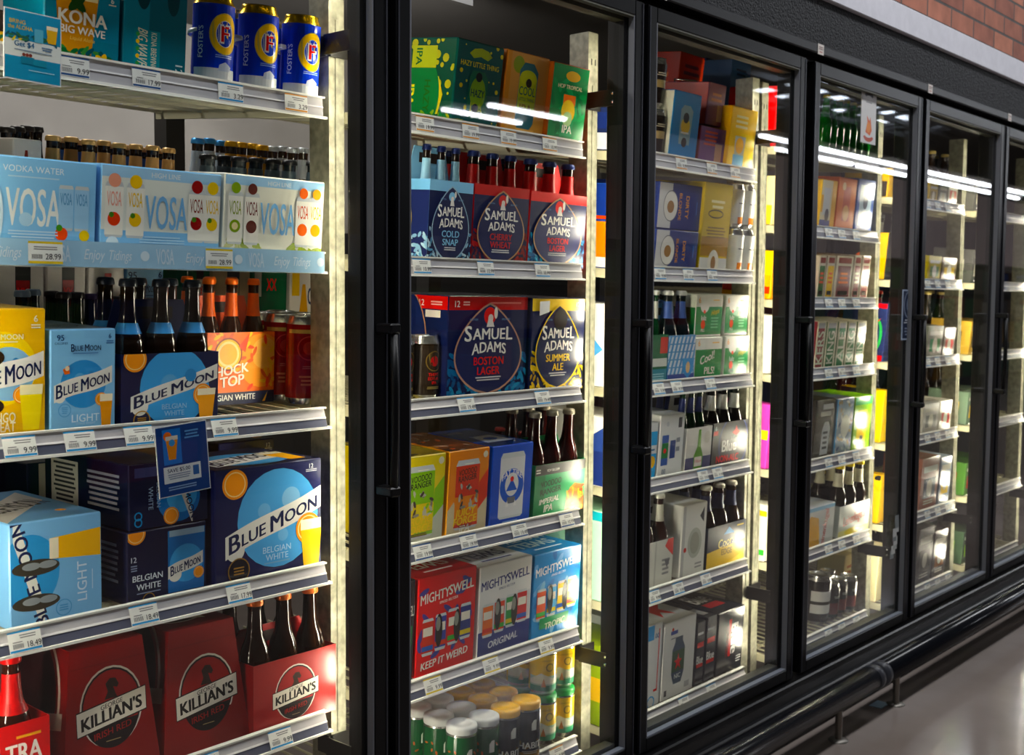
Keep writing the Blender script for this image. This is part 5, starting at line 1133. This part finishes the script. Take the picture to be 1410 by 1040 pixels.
kbox('white carton with a small green can picture, fourth shelf', 907, 941.5, 574, YF, z, .16, 'd8dadc', g(('r', 0, 0, 1, 1, 'dcdedf'), ('r', .1, .18, .38, .68, '3a5aa0'), ('r', .1, .3, .38, .55, '3a7a4a'), ('c', .24, .42, .06, 'c83a34'), ('r', .45, .28, .68, .58, '2a3f7a'), ('r', .75, .78, .9, .95, '4a4a50'), ('t', '00', .24, .08, .08, '4a5a7a', .2), ('lines', .78, .5, .2, .3, 2, '8a8e98'), ('c', .3, .86, .06, 'b8bcc4')), vb=650)
x0, x1 = px(942.5, 615, YF), px(977.5, 610, YF); h = pz(942, 592, YF)-z
carrier('white and navy carrier with a green bottle picture', x0, x1, YF, z, h, .14, 'd8d6d0', g(('r', 0, 0, 1, .32, '28285a'), ('p', [(.34, .05), (.66, .05), (.68, .35), (.58, .55), (.56, .95), (.46, .95), (.44, .55), (.32, .35)], '5a8a3a'), ('r', .36, .1, .64, .32, 'd8d0cc'), ('t', 'STELLA', .5, .22, .06, 'b82a30', .26), ('c', .82, .75, .13, 'c8c6bc')), handle=True, hh=.2, desc='white and navy carrier', bot=dict(w='green', glass='15301c', cap='c4c4bc', neck='2a3468', sc=.93))
x0, x1 = px(979, 610, YF), px(1027, 600, YF); h = pz(979, 585, YF)-z
carrier('black six-pack carrier with a red leaf and white word', x0, x1, YF, z, h, .14, '1c1d24', g(('ring', .6, .5, .42, .02, '2f3f7a', .42), ('r', .02, .72, .14, .82, 'b83a30'), ('t', '6', .08, .88, .1, 'c8c8c8', .08), ('p', [(.55, .74), (.62, .8), (.65, .9), (.69, .8), (.76, .74), (.7, .7), (.66, .66), (.6, .7)], 'd0302c'), ('t', 'Labatt', .62, .64, .08, 'd8d8d4', .3, 0, 0, .2), ('t', 'Blue', .48, .45, .26, 'e6e6e2', .62, .05), ('t', 'NON-ALC', .45, .16, .15, 'd0302c', .64, .03)), desc='black leaf carrier', bot=dict(w='dark', glass='14100e', cap='bcbab4', neck='d0d0cc', sc=.93))
for k, (u, v) in enumerate(((942, 548), (950, 545), (958, 543), (966, 541))):
    backbottle('navy-necked bottle at back, %s from the left, fourth shelf' % ('first', 'second', 'third', 'fourth')[k], u, v, .36+.065*(k % 2), 3, 3, glass='141a2c', cap='1c2a5a', neck='24387a', group='navy-necked bottles on the fourth shelf')
z = row(3, 4)
x0, x1 = px(886, 760, YF), px(925, 750, YF); h = pz(905, 746, YF)-z
carrier('white bottle carrier with a red corner at the left edge, fifth shelf', x0, x1, YF, z, h, .13, 'd2d2cc', g(('r', .35, 0, .4, 1, 'b8b8b4'), ('p', [(.7, .85), (1, .6), (1, 1), (.8, 1)], 'c83a2c'), ('lines', .75, .4, .3, .4, 4, '8a8a8c'), ('p', [(.7, .55), (.8, .35), (.9, .55)], '6a6a70')), nb=2, desc='white red-cornered carrier', bot=dict(w='dark', glass='24100a', cap='b8b8b0', neck='c8c8c0'))
kbox('tall white carton with a faint round grey picture, fifth shelf', 937.5, 971.5, 699, YF, z, .18, 'd8d8d4', g(('r', 0, 0, 1, 1, 'dcdcd8'), ('r', .0, 0, .12, 1, 'b8b8b8'), ('c', .55, .45, .3, 'b4b6ae', .36), ('c', .55, .45, .2, '9ea096', .26), ('p', [(.72, .82), (.9, .72), (.9, .94)], '3a3a40'), ('c', .15, .38, .06, 'b8403a'), ('lines', .75, .12, .3, .1, 2, '9a9a9c')), left=g(('r', 0, 0, 1, 1, 'c8c8c6'), ('p', [(.3, .82), (.7, .82), (.5, .95)], '3a3a40')), vb=795)
x0, x1 = px(972.5, 755, YF), px(1024, 745, YF); h = pz(973, 729, YF)-z
carrier('navy and gold six-pack carrier at the right end, fifth shelf', x0, x1, YF, z, h, .14, '1e2434', g(('p', [(0, 0), (1, 0), (1, .52), (0, .4)], 'd8b848'), ('p', [(0, 0), (.5, .02), (1, .2), (1, 0)], 'e8d070'), ('p', [(.42, .75), (.55, .92), (.7, .75)], '5a94cc'), ('t', 'Coors', .5, .57, .2, 'e8d890', .5, .03, 0, .1), ('t', 'EDGE', .52, .33, .14, '7a6a34', .34, .03), ('lines', .85, .9, .2, .06, 1, 'c8b060')), desc='navy and gold carrier', bot=dict(w='dark', glass='1a0d08', cap='b8b4a8', neck='2a3050', sc=.96))
for k, (u, v) in enumerate(((930, 690), (944, 686), (958, 688), (975, 680))):
    backbottle('dark bottle behind the white carton, %s from the left, fifth shelf' % ('first', 'second', 'third', 'fourth')[k], u, v, .36+.065*(k % 2), 3, 4, glass='181008', cap='6a665c', group='dark bottles at back of the fifth shelf')
z = row(3, 5)
kbox('white and blue carton with a red line at the left edge, bottom shelf', 880, 910, 868, YF, z, .2, 'd4d6d8', g(('r', 0, .82, .6, 1, '3f8cc8'), ('r', 0, .5, .25, .72, '4f98d0'), ('c', .05, .4, .2, '2a2a2e', .3), ('r', .84, .2, .88, .94, 'c83a30'), ('r', .7, .17, .88, .2, 'c83a30'), ('t', '00', .75, .86, .06, '4a6a9a', .2), ('ring', .6, .05, .18, .04, '4f98d0')), top=g(('r', 0, 0, 1, 1, 'b8b8b6')), vb=965)
kbox('white carton with a red star and dark bottle shape, bottom shelf', 911.5, 956, 862, YF, z, .22, 'd8d8d6', g(('r', 0, 0, 1, 1, 'dadad8'), ('p', [(.36, .16), (.6, .16), (.68, .3), (.68, .62), (.6, .72), (.6, .78), (.36, .78), (.36, .72), (.28, .62), (.28, .3)], '3a4a5c'), ('r', .28, .32, .68, .6, '2f4a34'), ('p', [(.48, .56), (.51, .48), (.6, .47), (.53, .43), (.56, .35), (.48, .4), (.4, .35), (.43, .43), (.36, .47), (.45, .48)], 'd0382e'), ('t', 'NIC', .48, .26, .06, 'd0d8d8', .3), ('r', .2, .83, .42, .88, '3a4a8a'), ('lines', .31, .78, .2, .03, 1, '8a8a8c'), ('c', .26, .9, .03, 'c84a3a'), ('r', .72, .06, .88, .14, 'a8a8a8'), ('r', .08, .04, .16, .12, '5a5a5c')), top=g(('r', 0, 0, 1, 1, 'bdbdba'), ('p', [(.5, .75), (.62, .55), (.9, .52), (.66, .4), (.7, .15), (.5, .3), (.3, .15), (.34, .4), (.1, .52), (.38, .55)], 'b83a34')), vb=955)
bl = lambda r_: g(('r', 0, .0, 1, 1, '1c1f2c'), ('r', .1, .8, .8, .84, '9a9a9c'), ('r', .1, .6, .9, .68, 'b83430'), ('t', 'Blue', .5, .4, .13, 'dcdcd8', .8, .03), ('r', .1, .28, .9, .34, 'b83430'), ('r', .0, .02, 1, .06, '6a6a6c'))
kbox('black carton with a small white word, narrow left one of three', 957.5, 970, 860, YF, z, .2, '1c1f2a', bl(0), vb=940)
kbox('black carton with a small white word, narrow middle one of three', 971, 985.5, 853, YF, z, .2, '1c1f2a', bl(1), vb=935, top=g(('r', 0, 0, 1, 1, '22242e'), ('r', .2, .1, .8, .35, '8a8a8c')))
kbox('black carton with a sideways white word and red leaf, bottom shelf', 987, 1023, 848, YF, z, .22, '181a22', g(('r', 0, 0, 1, 1, '181a22'), ('r', .42, .25, .52, .85, 'b0302c'), ('t', 'Blue', .66, .52, .2, 'e4e4e0', .5, .04, -90), ('t', 'NON-ALC', .4, .5, .1, '7a1f20', .5, .02, -90), ('p', [(.82, .6), (.88, .55), (.94, .58), (.9, .5), (.94, .42), (.86, .46), (.8, .42), (.82, .5), (.76, .54)], 'c8302c'), ('lines', .85, .16, .2, .12, 3, 'c8c8c4')), top=g(('r', 0, 0, 1, 1, '20222c'), ('t', 'Blue', .5, .55, .3, 'b8b8b4', .6, .04), ('r', .2, .2, .8, .35, '8a2a2c')), vb=930)

# ------------------------------------------------------------------ fourth door
for r_, lb, h_, col, fn in ((0, 'red carton edgewise near the top right of the third door posts', .17, 'b8302a', g(('r', 0, 0, 1, 1, 'c8342c'))), (1, 'cream and yellow carton edgewise right of the third door posts', .14, 'd8c89a', g(('r', 0, 0, 1, .4, 'd8b84a'), ('lines', .5, .7, .6, .3, 3, 'b85a3a'))),
        (2, 'orange and yellow carton edgewise right of the third door posts', .14, 'd89a3a', g(('r', 0, 0, 1, .5, 'd8a03a'), ('r', 0, .5, 1, 1, 'e2c84a'), ('r', 0, .1, 1, .25, 'b8402c'))), (3, 'white carton with wavy edge edgewise right of the third door posts', .17, 'd8d6cc', g(('r', 0, 0, 1, 1, 'dcdace'),)),
        (4, 'pink and yellow carton edgewise right of the third door posts', .19, 'b84a94', g(('r', 0, 0, 1, 1, 'c0509a'), ('r', 0, .45, 1, .6, 'e2c24a'), ('lines', .55, .8, .5, .2, 3, 'efe8e0'))), (5, 'white and green carton edgewise right of the third door posts', .17, 'd4d2c4', g(('r', 0, 0, 1, 1, 'dad8cc'), ('r', 0, .1, 1, .2, '4a9a4a'), ('r', 0, .8, 1, .9, 'd8b02a')))):
    hidden(4, r_, lb, 3.025, 3.075, h_, col, fn, dd=.16)
z = row(4, 0)
for k, (u, v) in enumerate(((1131, 160), (1140, 162), (1149, 164), (1158, 166), (1167, 168), (1176, 170), (1186, 172))):
    y = .172
    bottle('tall green bottle, %s from the left on the top shelf behind the fourth door' % ('first', 'second', 'third', 'fourth', 'fifth', 'sixth', 'seventh')[k], px(u, v+30, y), y, z, glass='1f5a24', cap='b8a84a', neck='3a6a3a', sc=.82, fat=.76, group='tall green bottles behind the fourth door')
z = row(4, 1)
vbx = dict(vb=310)
kbox('yellow and white carton, left on its shelf, fourth door', 1130, 1151.5, 246, YF, z, .15, 'd8b23a', g(('r', 0, 0, 1, 1, 'd4cdb8'), ('r', 0, .35, .3, .7, 'd8a82a'), ('r', .15, .3, .6, .85, 'c8ccd0'), ('r', 0, .08, 1, .2, '2a3a7a'), ('c', .45, .3, .14, '2a3040', .2), ('r', .7, 0, 1, 1, 'd8a83a')), **vbx)
kbox('orange carton, middle of its shelf, fourth door', 1152.5, 1178, 243, YF, z, .15, 'c86a2c', g(('r', 0, 0, 1, 1, 'c8702c'), ('r', .3, .2, .7, .85, 'a84a24'), ('c', .5, .35, .18, 'd8a878', .2), ('r', 0, 0, 1, .08, '6a2a4a'), ('c', .3, .85, .1, 'e2c8a0')), **vbx)
kbox('blue carton with pale cans, right on its shelf, fourth door', 1179, 1203, 245, YF, z, .15, '2c4a84', g(('r', 0, 0, 1, 1, '2a4a8a'), ('can_pic' if False else 'r', .15, .15, .85, .9, 'a8b8c8'), ('c', .5, .6, .14, '22304a', .2), ('c', .5, .3, .2, 'd0d8dc', .2), ('c', .5, .25, .1, '1c2a4a'), ('r', 0, 0, 1, .1, '22387a')), **vbx)
z = row(4, 2)
for u0, u1, lb, c1, c2 in ((1127, 1137, 'green and maroon slim carton, leftmost of five', '3a5a34', 'c84a3a'), (1138, 1149.5, 'yellow slim carton, second of five', 'd8b23a', 'c85a3a'), (1150.5, 1174, 'maroon carton with orange print, third of five', '6a2c34', 'd86a3a'), (1175, 1185, 'maroon slim carton, fourth of five', '6a2c30', 'c8b49a'), (1186, 1197.5, 'maroon and yellow slim carton, fifth of five', '7a3434', 'e2c23a')):
    kbox(lb + ', fourth door', u0, u1, 352, YF, z, .14, 'd0c4b4', g(('r', .1, 0, .9, .78, c1), ('r', .1, .84, .9, .97, '7a3434'), ('lines', .5, .5, .6, .3, 3, c2), ('r', .2, .1, .8, .2, '2a2420')), vb=405)
z = row(4, 3)
for u0, u1, lb, c1, tx in ((1124, 1136.5, 'maroon carton left of the four green ones', '7a343a', 'KERS'), (1137.5, 1152, 'green lettered carton, first of four in a row', '1f5a34', 'KING'), (1153, 1165, 'green carton, second of four in a row', '2a6440', 'ALE'), (1166, 1178, 'green lettered carton, third of four in a row', '1f5a34', 'KING'), (1179, 1191.5, 'green lettered carton, last of four in a row', '1f5a34', 'KING')):
    kbox(lb + ', fourth door', u0, u1, 443, YF, z, .14, 'd0ccb8', g(('r', .06, 0, .84, .86, c1), ('r', .06, .86, .84, .97, 'a8acb0'), ('t', tx, .45, .45, .28, 'c8ccbc', .7, .02, 90)), vb=500, left=g(('r', 0, 0, 1, 1, c1)))
z = row(4, 4)
kbox('dark grey carton with a pale bottle picture, fourth door', 1121, 1148.5, 553, YF, z, .16, '2e2c2a', g(('r', 0, 0, 1, 1, '34322f'), ('r', .35, .84, .9, .93, 'c0c0bc'), ('r', .25, .72, .8, .8, '8a8a86'), ('p', [(.35, .05), (.75, .05), (.8, .5), (.7, .62), (.5, .62), (.4, .5)], 'b4b8ba'), ('lines', .57, .3, .25, .35, 4, '4a4a4c')), vb=620)
kbox('grey blue patterned carton, middle of its shelf, fourth door', 1149.5, 1174, 551, YF, z, .16, '6a7a8a', g(('r', 0, 0, 1, 1, '7a8a98'), ('leaves', ['3a4a6a', 'a8b4b8', '8a7a54', 'c8ccc8'], 0, 0, 1, 1, 50, .1, 4), ('c', .55, .5, .25, 'b8bcb4', .3), ('r', 0, 0, .06, 1, '4a94c8')), vb=615)
kbox('yellow and green carton beside the post, fourth door', 1175, 1199, 548, YF, z, .16, '7aa83a', g(('r', 0, 0, 1, 1, '8ab83a'), ('r', .2, .05, .75, .75, 'e2d02a'), ('p', [(.3, .1), (.4, .4), (.6, .4), (.66, .1)], 'd8b81e'), ('c', .5, .2, .1, '2a2a1c'), ('r', 0, .85, 1, 1, '4aa05a')), vb=610)
z = row(4, 5)
kbox('white and yellow carton at the left, sixth shelf, fourth door', 1112, 1149, 703, YF, z, .14, 'd0d4d8', g(('r', 0, 0, 1, 1, 'd4d6d6'), ('p', [(0, 0), (.5, 0), (.4, .7), (.1, .8), (0, .7)], 'd8a83a'), ('t', "Leinenkugel's", .65, .45, .22, 'b8403a', .8, .02, 80), ('r', 0, .9, 1, 1, '8ab4d4')), vb=750)
x0, x1 = px(1154, 715, YF), px(1195, 705, YF); h = pz(1155, 699, YF)-z
carrier('pale grey carrier with red script, sixth shelf, fourth door', x0, x1, YF, z, h, .13, 'b8bcb8', g(('r', 0, 0, 1, .2, 'd0cc94'), ('t', "Leinenkugel's", .5, .55, .3, 'b84a44', .7, .03, 0, .1), ('c', .5, .12, .3, 'd8c85a', .05)), desc='pale red-script carrier', bot=dict(w='dark', glass='1c100a', cap='e2ca3a', neck='e0dcc8'))
for k, u in enumerate((1127, 1136, 1147)):
    backbottle('yellow-capped bottle left of the pale carrier, %s from the left' % ('first', 'second', 'third')[k], u, 648+k, .30+.065*(k % 2), 4, 5, glass='1c100a', cap='e2ca3a', neck='d8d4b8', group='yellow-capped bottles behind the fourth door')
z = row(4, 6)
can('large black can with a white label, bottom left, fourth door', px(1122, 830, .19), .19, z, '1c1a1a', .16, .042, g(('r', 0, 0, 1, 1, '1c1a1a'), ('r', 0, .2, 1, .75, 'c8c8c8'), ('r', 0, .42, 1, .5, '2a2a2a')))
for k in range(6):
    can('silver-topped dark can in the bottom corner, fourth door, %s one' % ('first', 'second', 'third', 'fourth', 'fifth', 'sixth')[k], px(1133, 830, .18)+.034+.066*(k % 3), .18+.068*(k//3)+.004*(k % 2), z, '3a3430', .122, .032, g(('r', 0, 0, 1, 1, '2c2a26'), ('r', 0, .1, 1, .5, '5a2c2a'), ('lines', .5, .7, .4, .1, 2, '9a9a90')), key='d4can', group='silver-topped cans at the bottom of the fourth door')
kbox('tan carton standing behind the cans at the bottom, fourth door', 1161, 1175, 768, .238, z, .1, 'a8a07a', g(('r', 0, 0, 1, 1, 'b0a886'), ('lines', .5, .6, .5, .4, 3, '8a5a44')), vb=810)
# stickers on the fourth door's glass
def glass_sign(label, uL, uR, vT, vB, fn, bg):
    y = .0155; um, vm = (uL+uR)/2, (vT+vB)/2; x0, x1 = px(uL, vm, y), px(uR, vm, y); z0, z1 = pz(um, vB, y), pz(um, vT, y)
    b = MB().box(x0, x1, y-.0006, y, z0, z1, M(bg, .4)); a = Art(x1-x0, z1-z0); fn(a)
    b.art(a, lambda p, q, o: (x0+p, y-.0006-o, z0+q)); return tag(b.build('door_sticker'), label, 'sticker')
glass_sign('tall white sticker with an orange flame at the top of the fourth door', 1185.5, 1206, 123, 198, g(('r', 0, 0, 1, 1, 'd8d6d4'), ('ring', .5, .82, .34, .1, '4a4a50', .2, 20, 30, 150), ('lines', .5, .76, .5, .05, 1, '8a8a8a'), ('p', [(.3, .2), (.42, .4), (.38, .52), (.55, .42), (.62, .5), (.72, .25), (.6, .15)], 'c8683a'), ('c', .5, .3, .13, 'd88a4a', .15), ('ring', .5, .16, .36, .12, 'a84a3a', .2, 20, 200, 340)), 'd8d6d4')
glass_sign('tall navy sticker with a ring emblem low on the fourth door frame', 1241.5, 1259.5, 399, 468, g(('r', 0, 0, 1, 1, 'a8b4c8'), ('r', .08, .03, .92, .97, '222c44'), ('ring', .5, .7, .36, .05, '8a94a8', .42), ('c', .5, .7, .16, '8a94a8', .24), ('lines', .5, .37, .66, .1, 2, 'c8ccd4'), ('lines', .5, .17, .55, .18, 3, '8a94a8')), 'a8b4c8')
b = MB(); yb = .013; p0 = aty(1233, 742, yb); r1 = random.Random(3)
for k in range(9):
    cx_, cz_ = p0.x-.028+r1.uniform(-.006, .03)+.003*k, p0.z+.014*k-.05; b.box(cx_-.014, cx_+.014, yb-.0005-.0004*k, yb-.0004*k, cz_-.012, cz_+.016, M(r1.choice(['b8bcb8', '8a9090', '5a605c', 'd0d2d0']), .4))
tag(b.build('torn_sticker'), 'torn silvery sticker low on the glass of the fourth door', 'sticker')

# ------------------------------------------------------------------ fifth and sixth doors
for r_, lb, h_, col, fn in ((0, 'yellow and brown carton edgewise past the fourth door post, top', .13, 'b8963a', g(('r', 0, 0, 1, .4, '2a2624'), ('r', 0, .5, 1, 1, 'c8a03a'))), (1, 'black carton with orange marks edgewise past the fourth door post', .16, '24241f', g(('p', [(.3, .5), (.6, .7), (.6, .3)], 'd86a2c'), ('r', .8, 0, 1, 1, 'd8a83a'))),
        (2, 'navy carton with a green curve edgewise past the fourth door post', .2, '22284a', g(('r', 0, .92, 1, 1, 'b82a2c'), ('r', 0, 0, 1, .1, 'b82a2c'), ('ring', .75, .45, .2, .06, '4aa05a', .4), ('p', [(.6, .6), (.9, .75), (.7, .55)], 'c84a3a'))), (3, 'yellow carton edgewise past the fourth door post', .18, 'd8b82a', g(('r', 0, 0, .5, 1, '3a3a44'),)),
        (4, 'yellow and black carton edgewise past the fourth door post', .17, 'd0a82a', g(('leaves', ['1c1a17', 'd8b03a'], 0, 0, 1, 1, 16, .15, 2),)), (5, 'cream carton edgewise low past the fourth door post', .2, 'c8c0a0', g(('lines', .5, .5, .5, .6, 4, '9a6a4a'),))):
    hidden(5, r_, lb, 3.815, 3.87, h_, col, fn, dd=.16)
Q = [(0, [('tan carton', 1281, 1293, 250, 'b8a05a', '6a5a2c'), ('grey carton with bright cans', 1294, 1306, 252, '8a8c88', 'd8dad4'), ('red topped carton', 1307, 1320, 246, 'a8a49a', 'b83a34')]),
     (1, [('yellow green carrier box', 1279, 1297, 352, 'a89a3a', '4a6a34'), ('dark amber carton', 1298, 1318, 354, '5a4a2a', 'c8a83a')]),
     (2, [('grey carton with a green label', 1278, 1299, 450, '8a8a80', '2f7a4a'), ('grey and red carton with a gold bottle', 1300, 1316, 452, '7a7470', 'a82a34')]),
     (3, [('white carton', 1272, 1293, 558, 'c0beb8', '8a8a88'), ('white carton with a red peak', 1294, 1311, 554, 'c4c0b4', 'a83a3c')]),
     (4, [('rose brown carton', 1268, 1292, 634, '8a6258', '2a3450'), ('silver blue carton with a gold bottle', 1294, 1309, 632, '8a94a0', 'c8a83a')]),
     (5, [('charcoal carton', 1263, 1284, 732, '34322f', '5a5854'), ('charcoal and amber carton', 1285, 1303, 735, '3a3430', '8a5a34')])]
for r_, lst in Q:
    z = row(5, r_)
    for lb, a_, b_, vt, c1, c2 in lst:
        kbox('%s on the %s shelf behind the fifth door' % (lb, ORD[r_]), a_, b_, vt, YF, z, .15, c1, g(('r', .15, .2, .85, .6, c2), ('r', .1, .72, .9, .84, 'c8c4b8'), ('c', .5, .4, .16, 'd8d4c4', .2), ('lines', .5, .12, .6, .1, 2, 'b8b4a8')), vb=vt+40)
    if r_ in (1, 2, 3, 5):
        for k in range(7):
            y = .31+.07*(k % 2)
            bottle('dark bottle, %s from the left, back row of the %s shelf, fifth door' % (('first', 'second', 'third', 'fourth', 'fifth', 'sixth', 'seventh')[k], ORD[r_]), 3.90+.068*k, y+.035, z, glass=('2a2a2a', '3a1412', '1c0f0a', '1c0f0a')[(1, 2, 3, 5).index(r_)], cap=('c8ccd0', 'b83a34', 'a83430', '2a2a2c')[(1, 2, 3, 5).index(r_)], neck=('b8b8b4', '8a2428', None, None)[(1, 2, 3, 5).index(r_)], group='back row bottles on the %s shelf, fifth door' % ORD[r_])
for r_, c1, c2 in ((0, '5a5a56', 'c8c4a8'), (1, '4a4a48', 'd8d4c4'), (2, 'b89a5a', '3a2a1c'), (3, '6a7a6a', 'c8a83a'), (4, '4a6a3a', 'a83a30'), (5, '3a4a3a', '8aa84a')):
    z = row(6, r_)
    for k in range(2):
        carton('beer_carton', '%s on the %s shelf behind the sixth door' % (('carton just past the fifth post', 'second carton along')[k], ORD[r_]), 'beer carton', 4.60+.15*k, 4.745+.15*k, YF, z, .13, .16, c1, g(('r', .15, .2, .85, .6, c2), ('c', .5, .4, .16, 'e0dccc', .2), ('r', .1, .75, .9, .85, 'c8c4b8')), g(('r', 0, 0, 1, 1, c1), ('r', .2, .2, .8, .7, c2)))
    if r_ in (0, 2, 3):
        for k in range(5):
            bottle('dark bottle, %s from the left, back row of the %s shelf, sixth door' % (('first', 'second', 'third', 'fourth', 'fifth')[k], ORD[r_]), 4.64+.07*k, .345+.07*(k % 2), z, glass='1c120a', cap='b8a878', group='back row bottles on the %s shelf, sixth door' % ORD[r_])

glass_sign('white paper card cut off by the top edge, second door', 620, 651, -34, 4, g(('r', 0, 0, 1, 1, 'd4d2ce'), ('lines', .5, .5, .6, .4, 3, '9a9894')), 'd4d2ce')
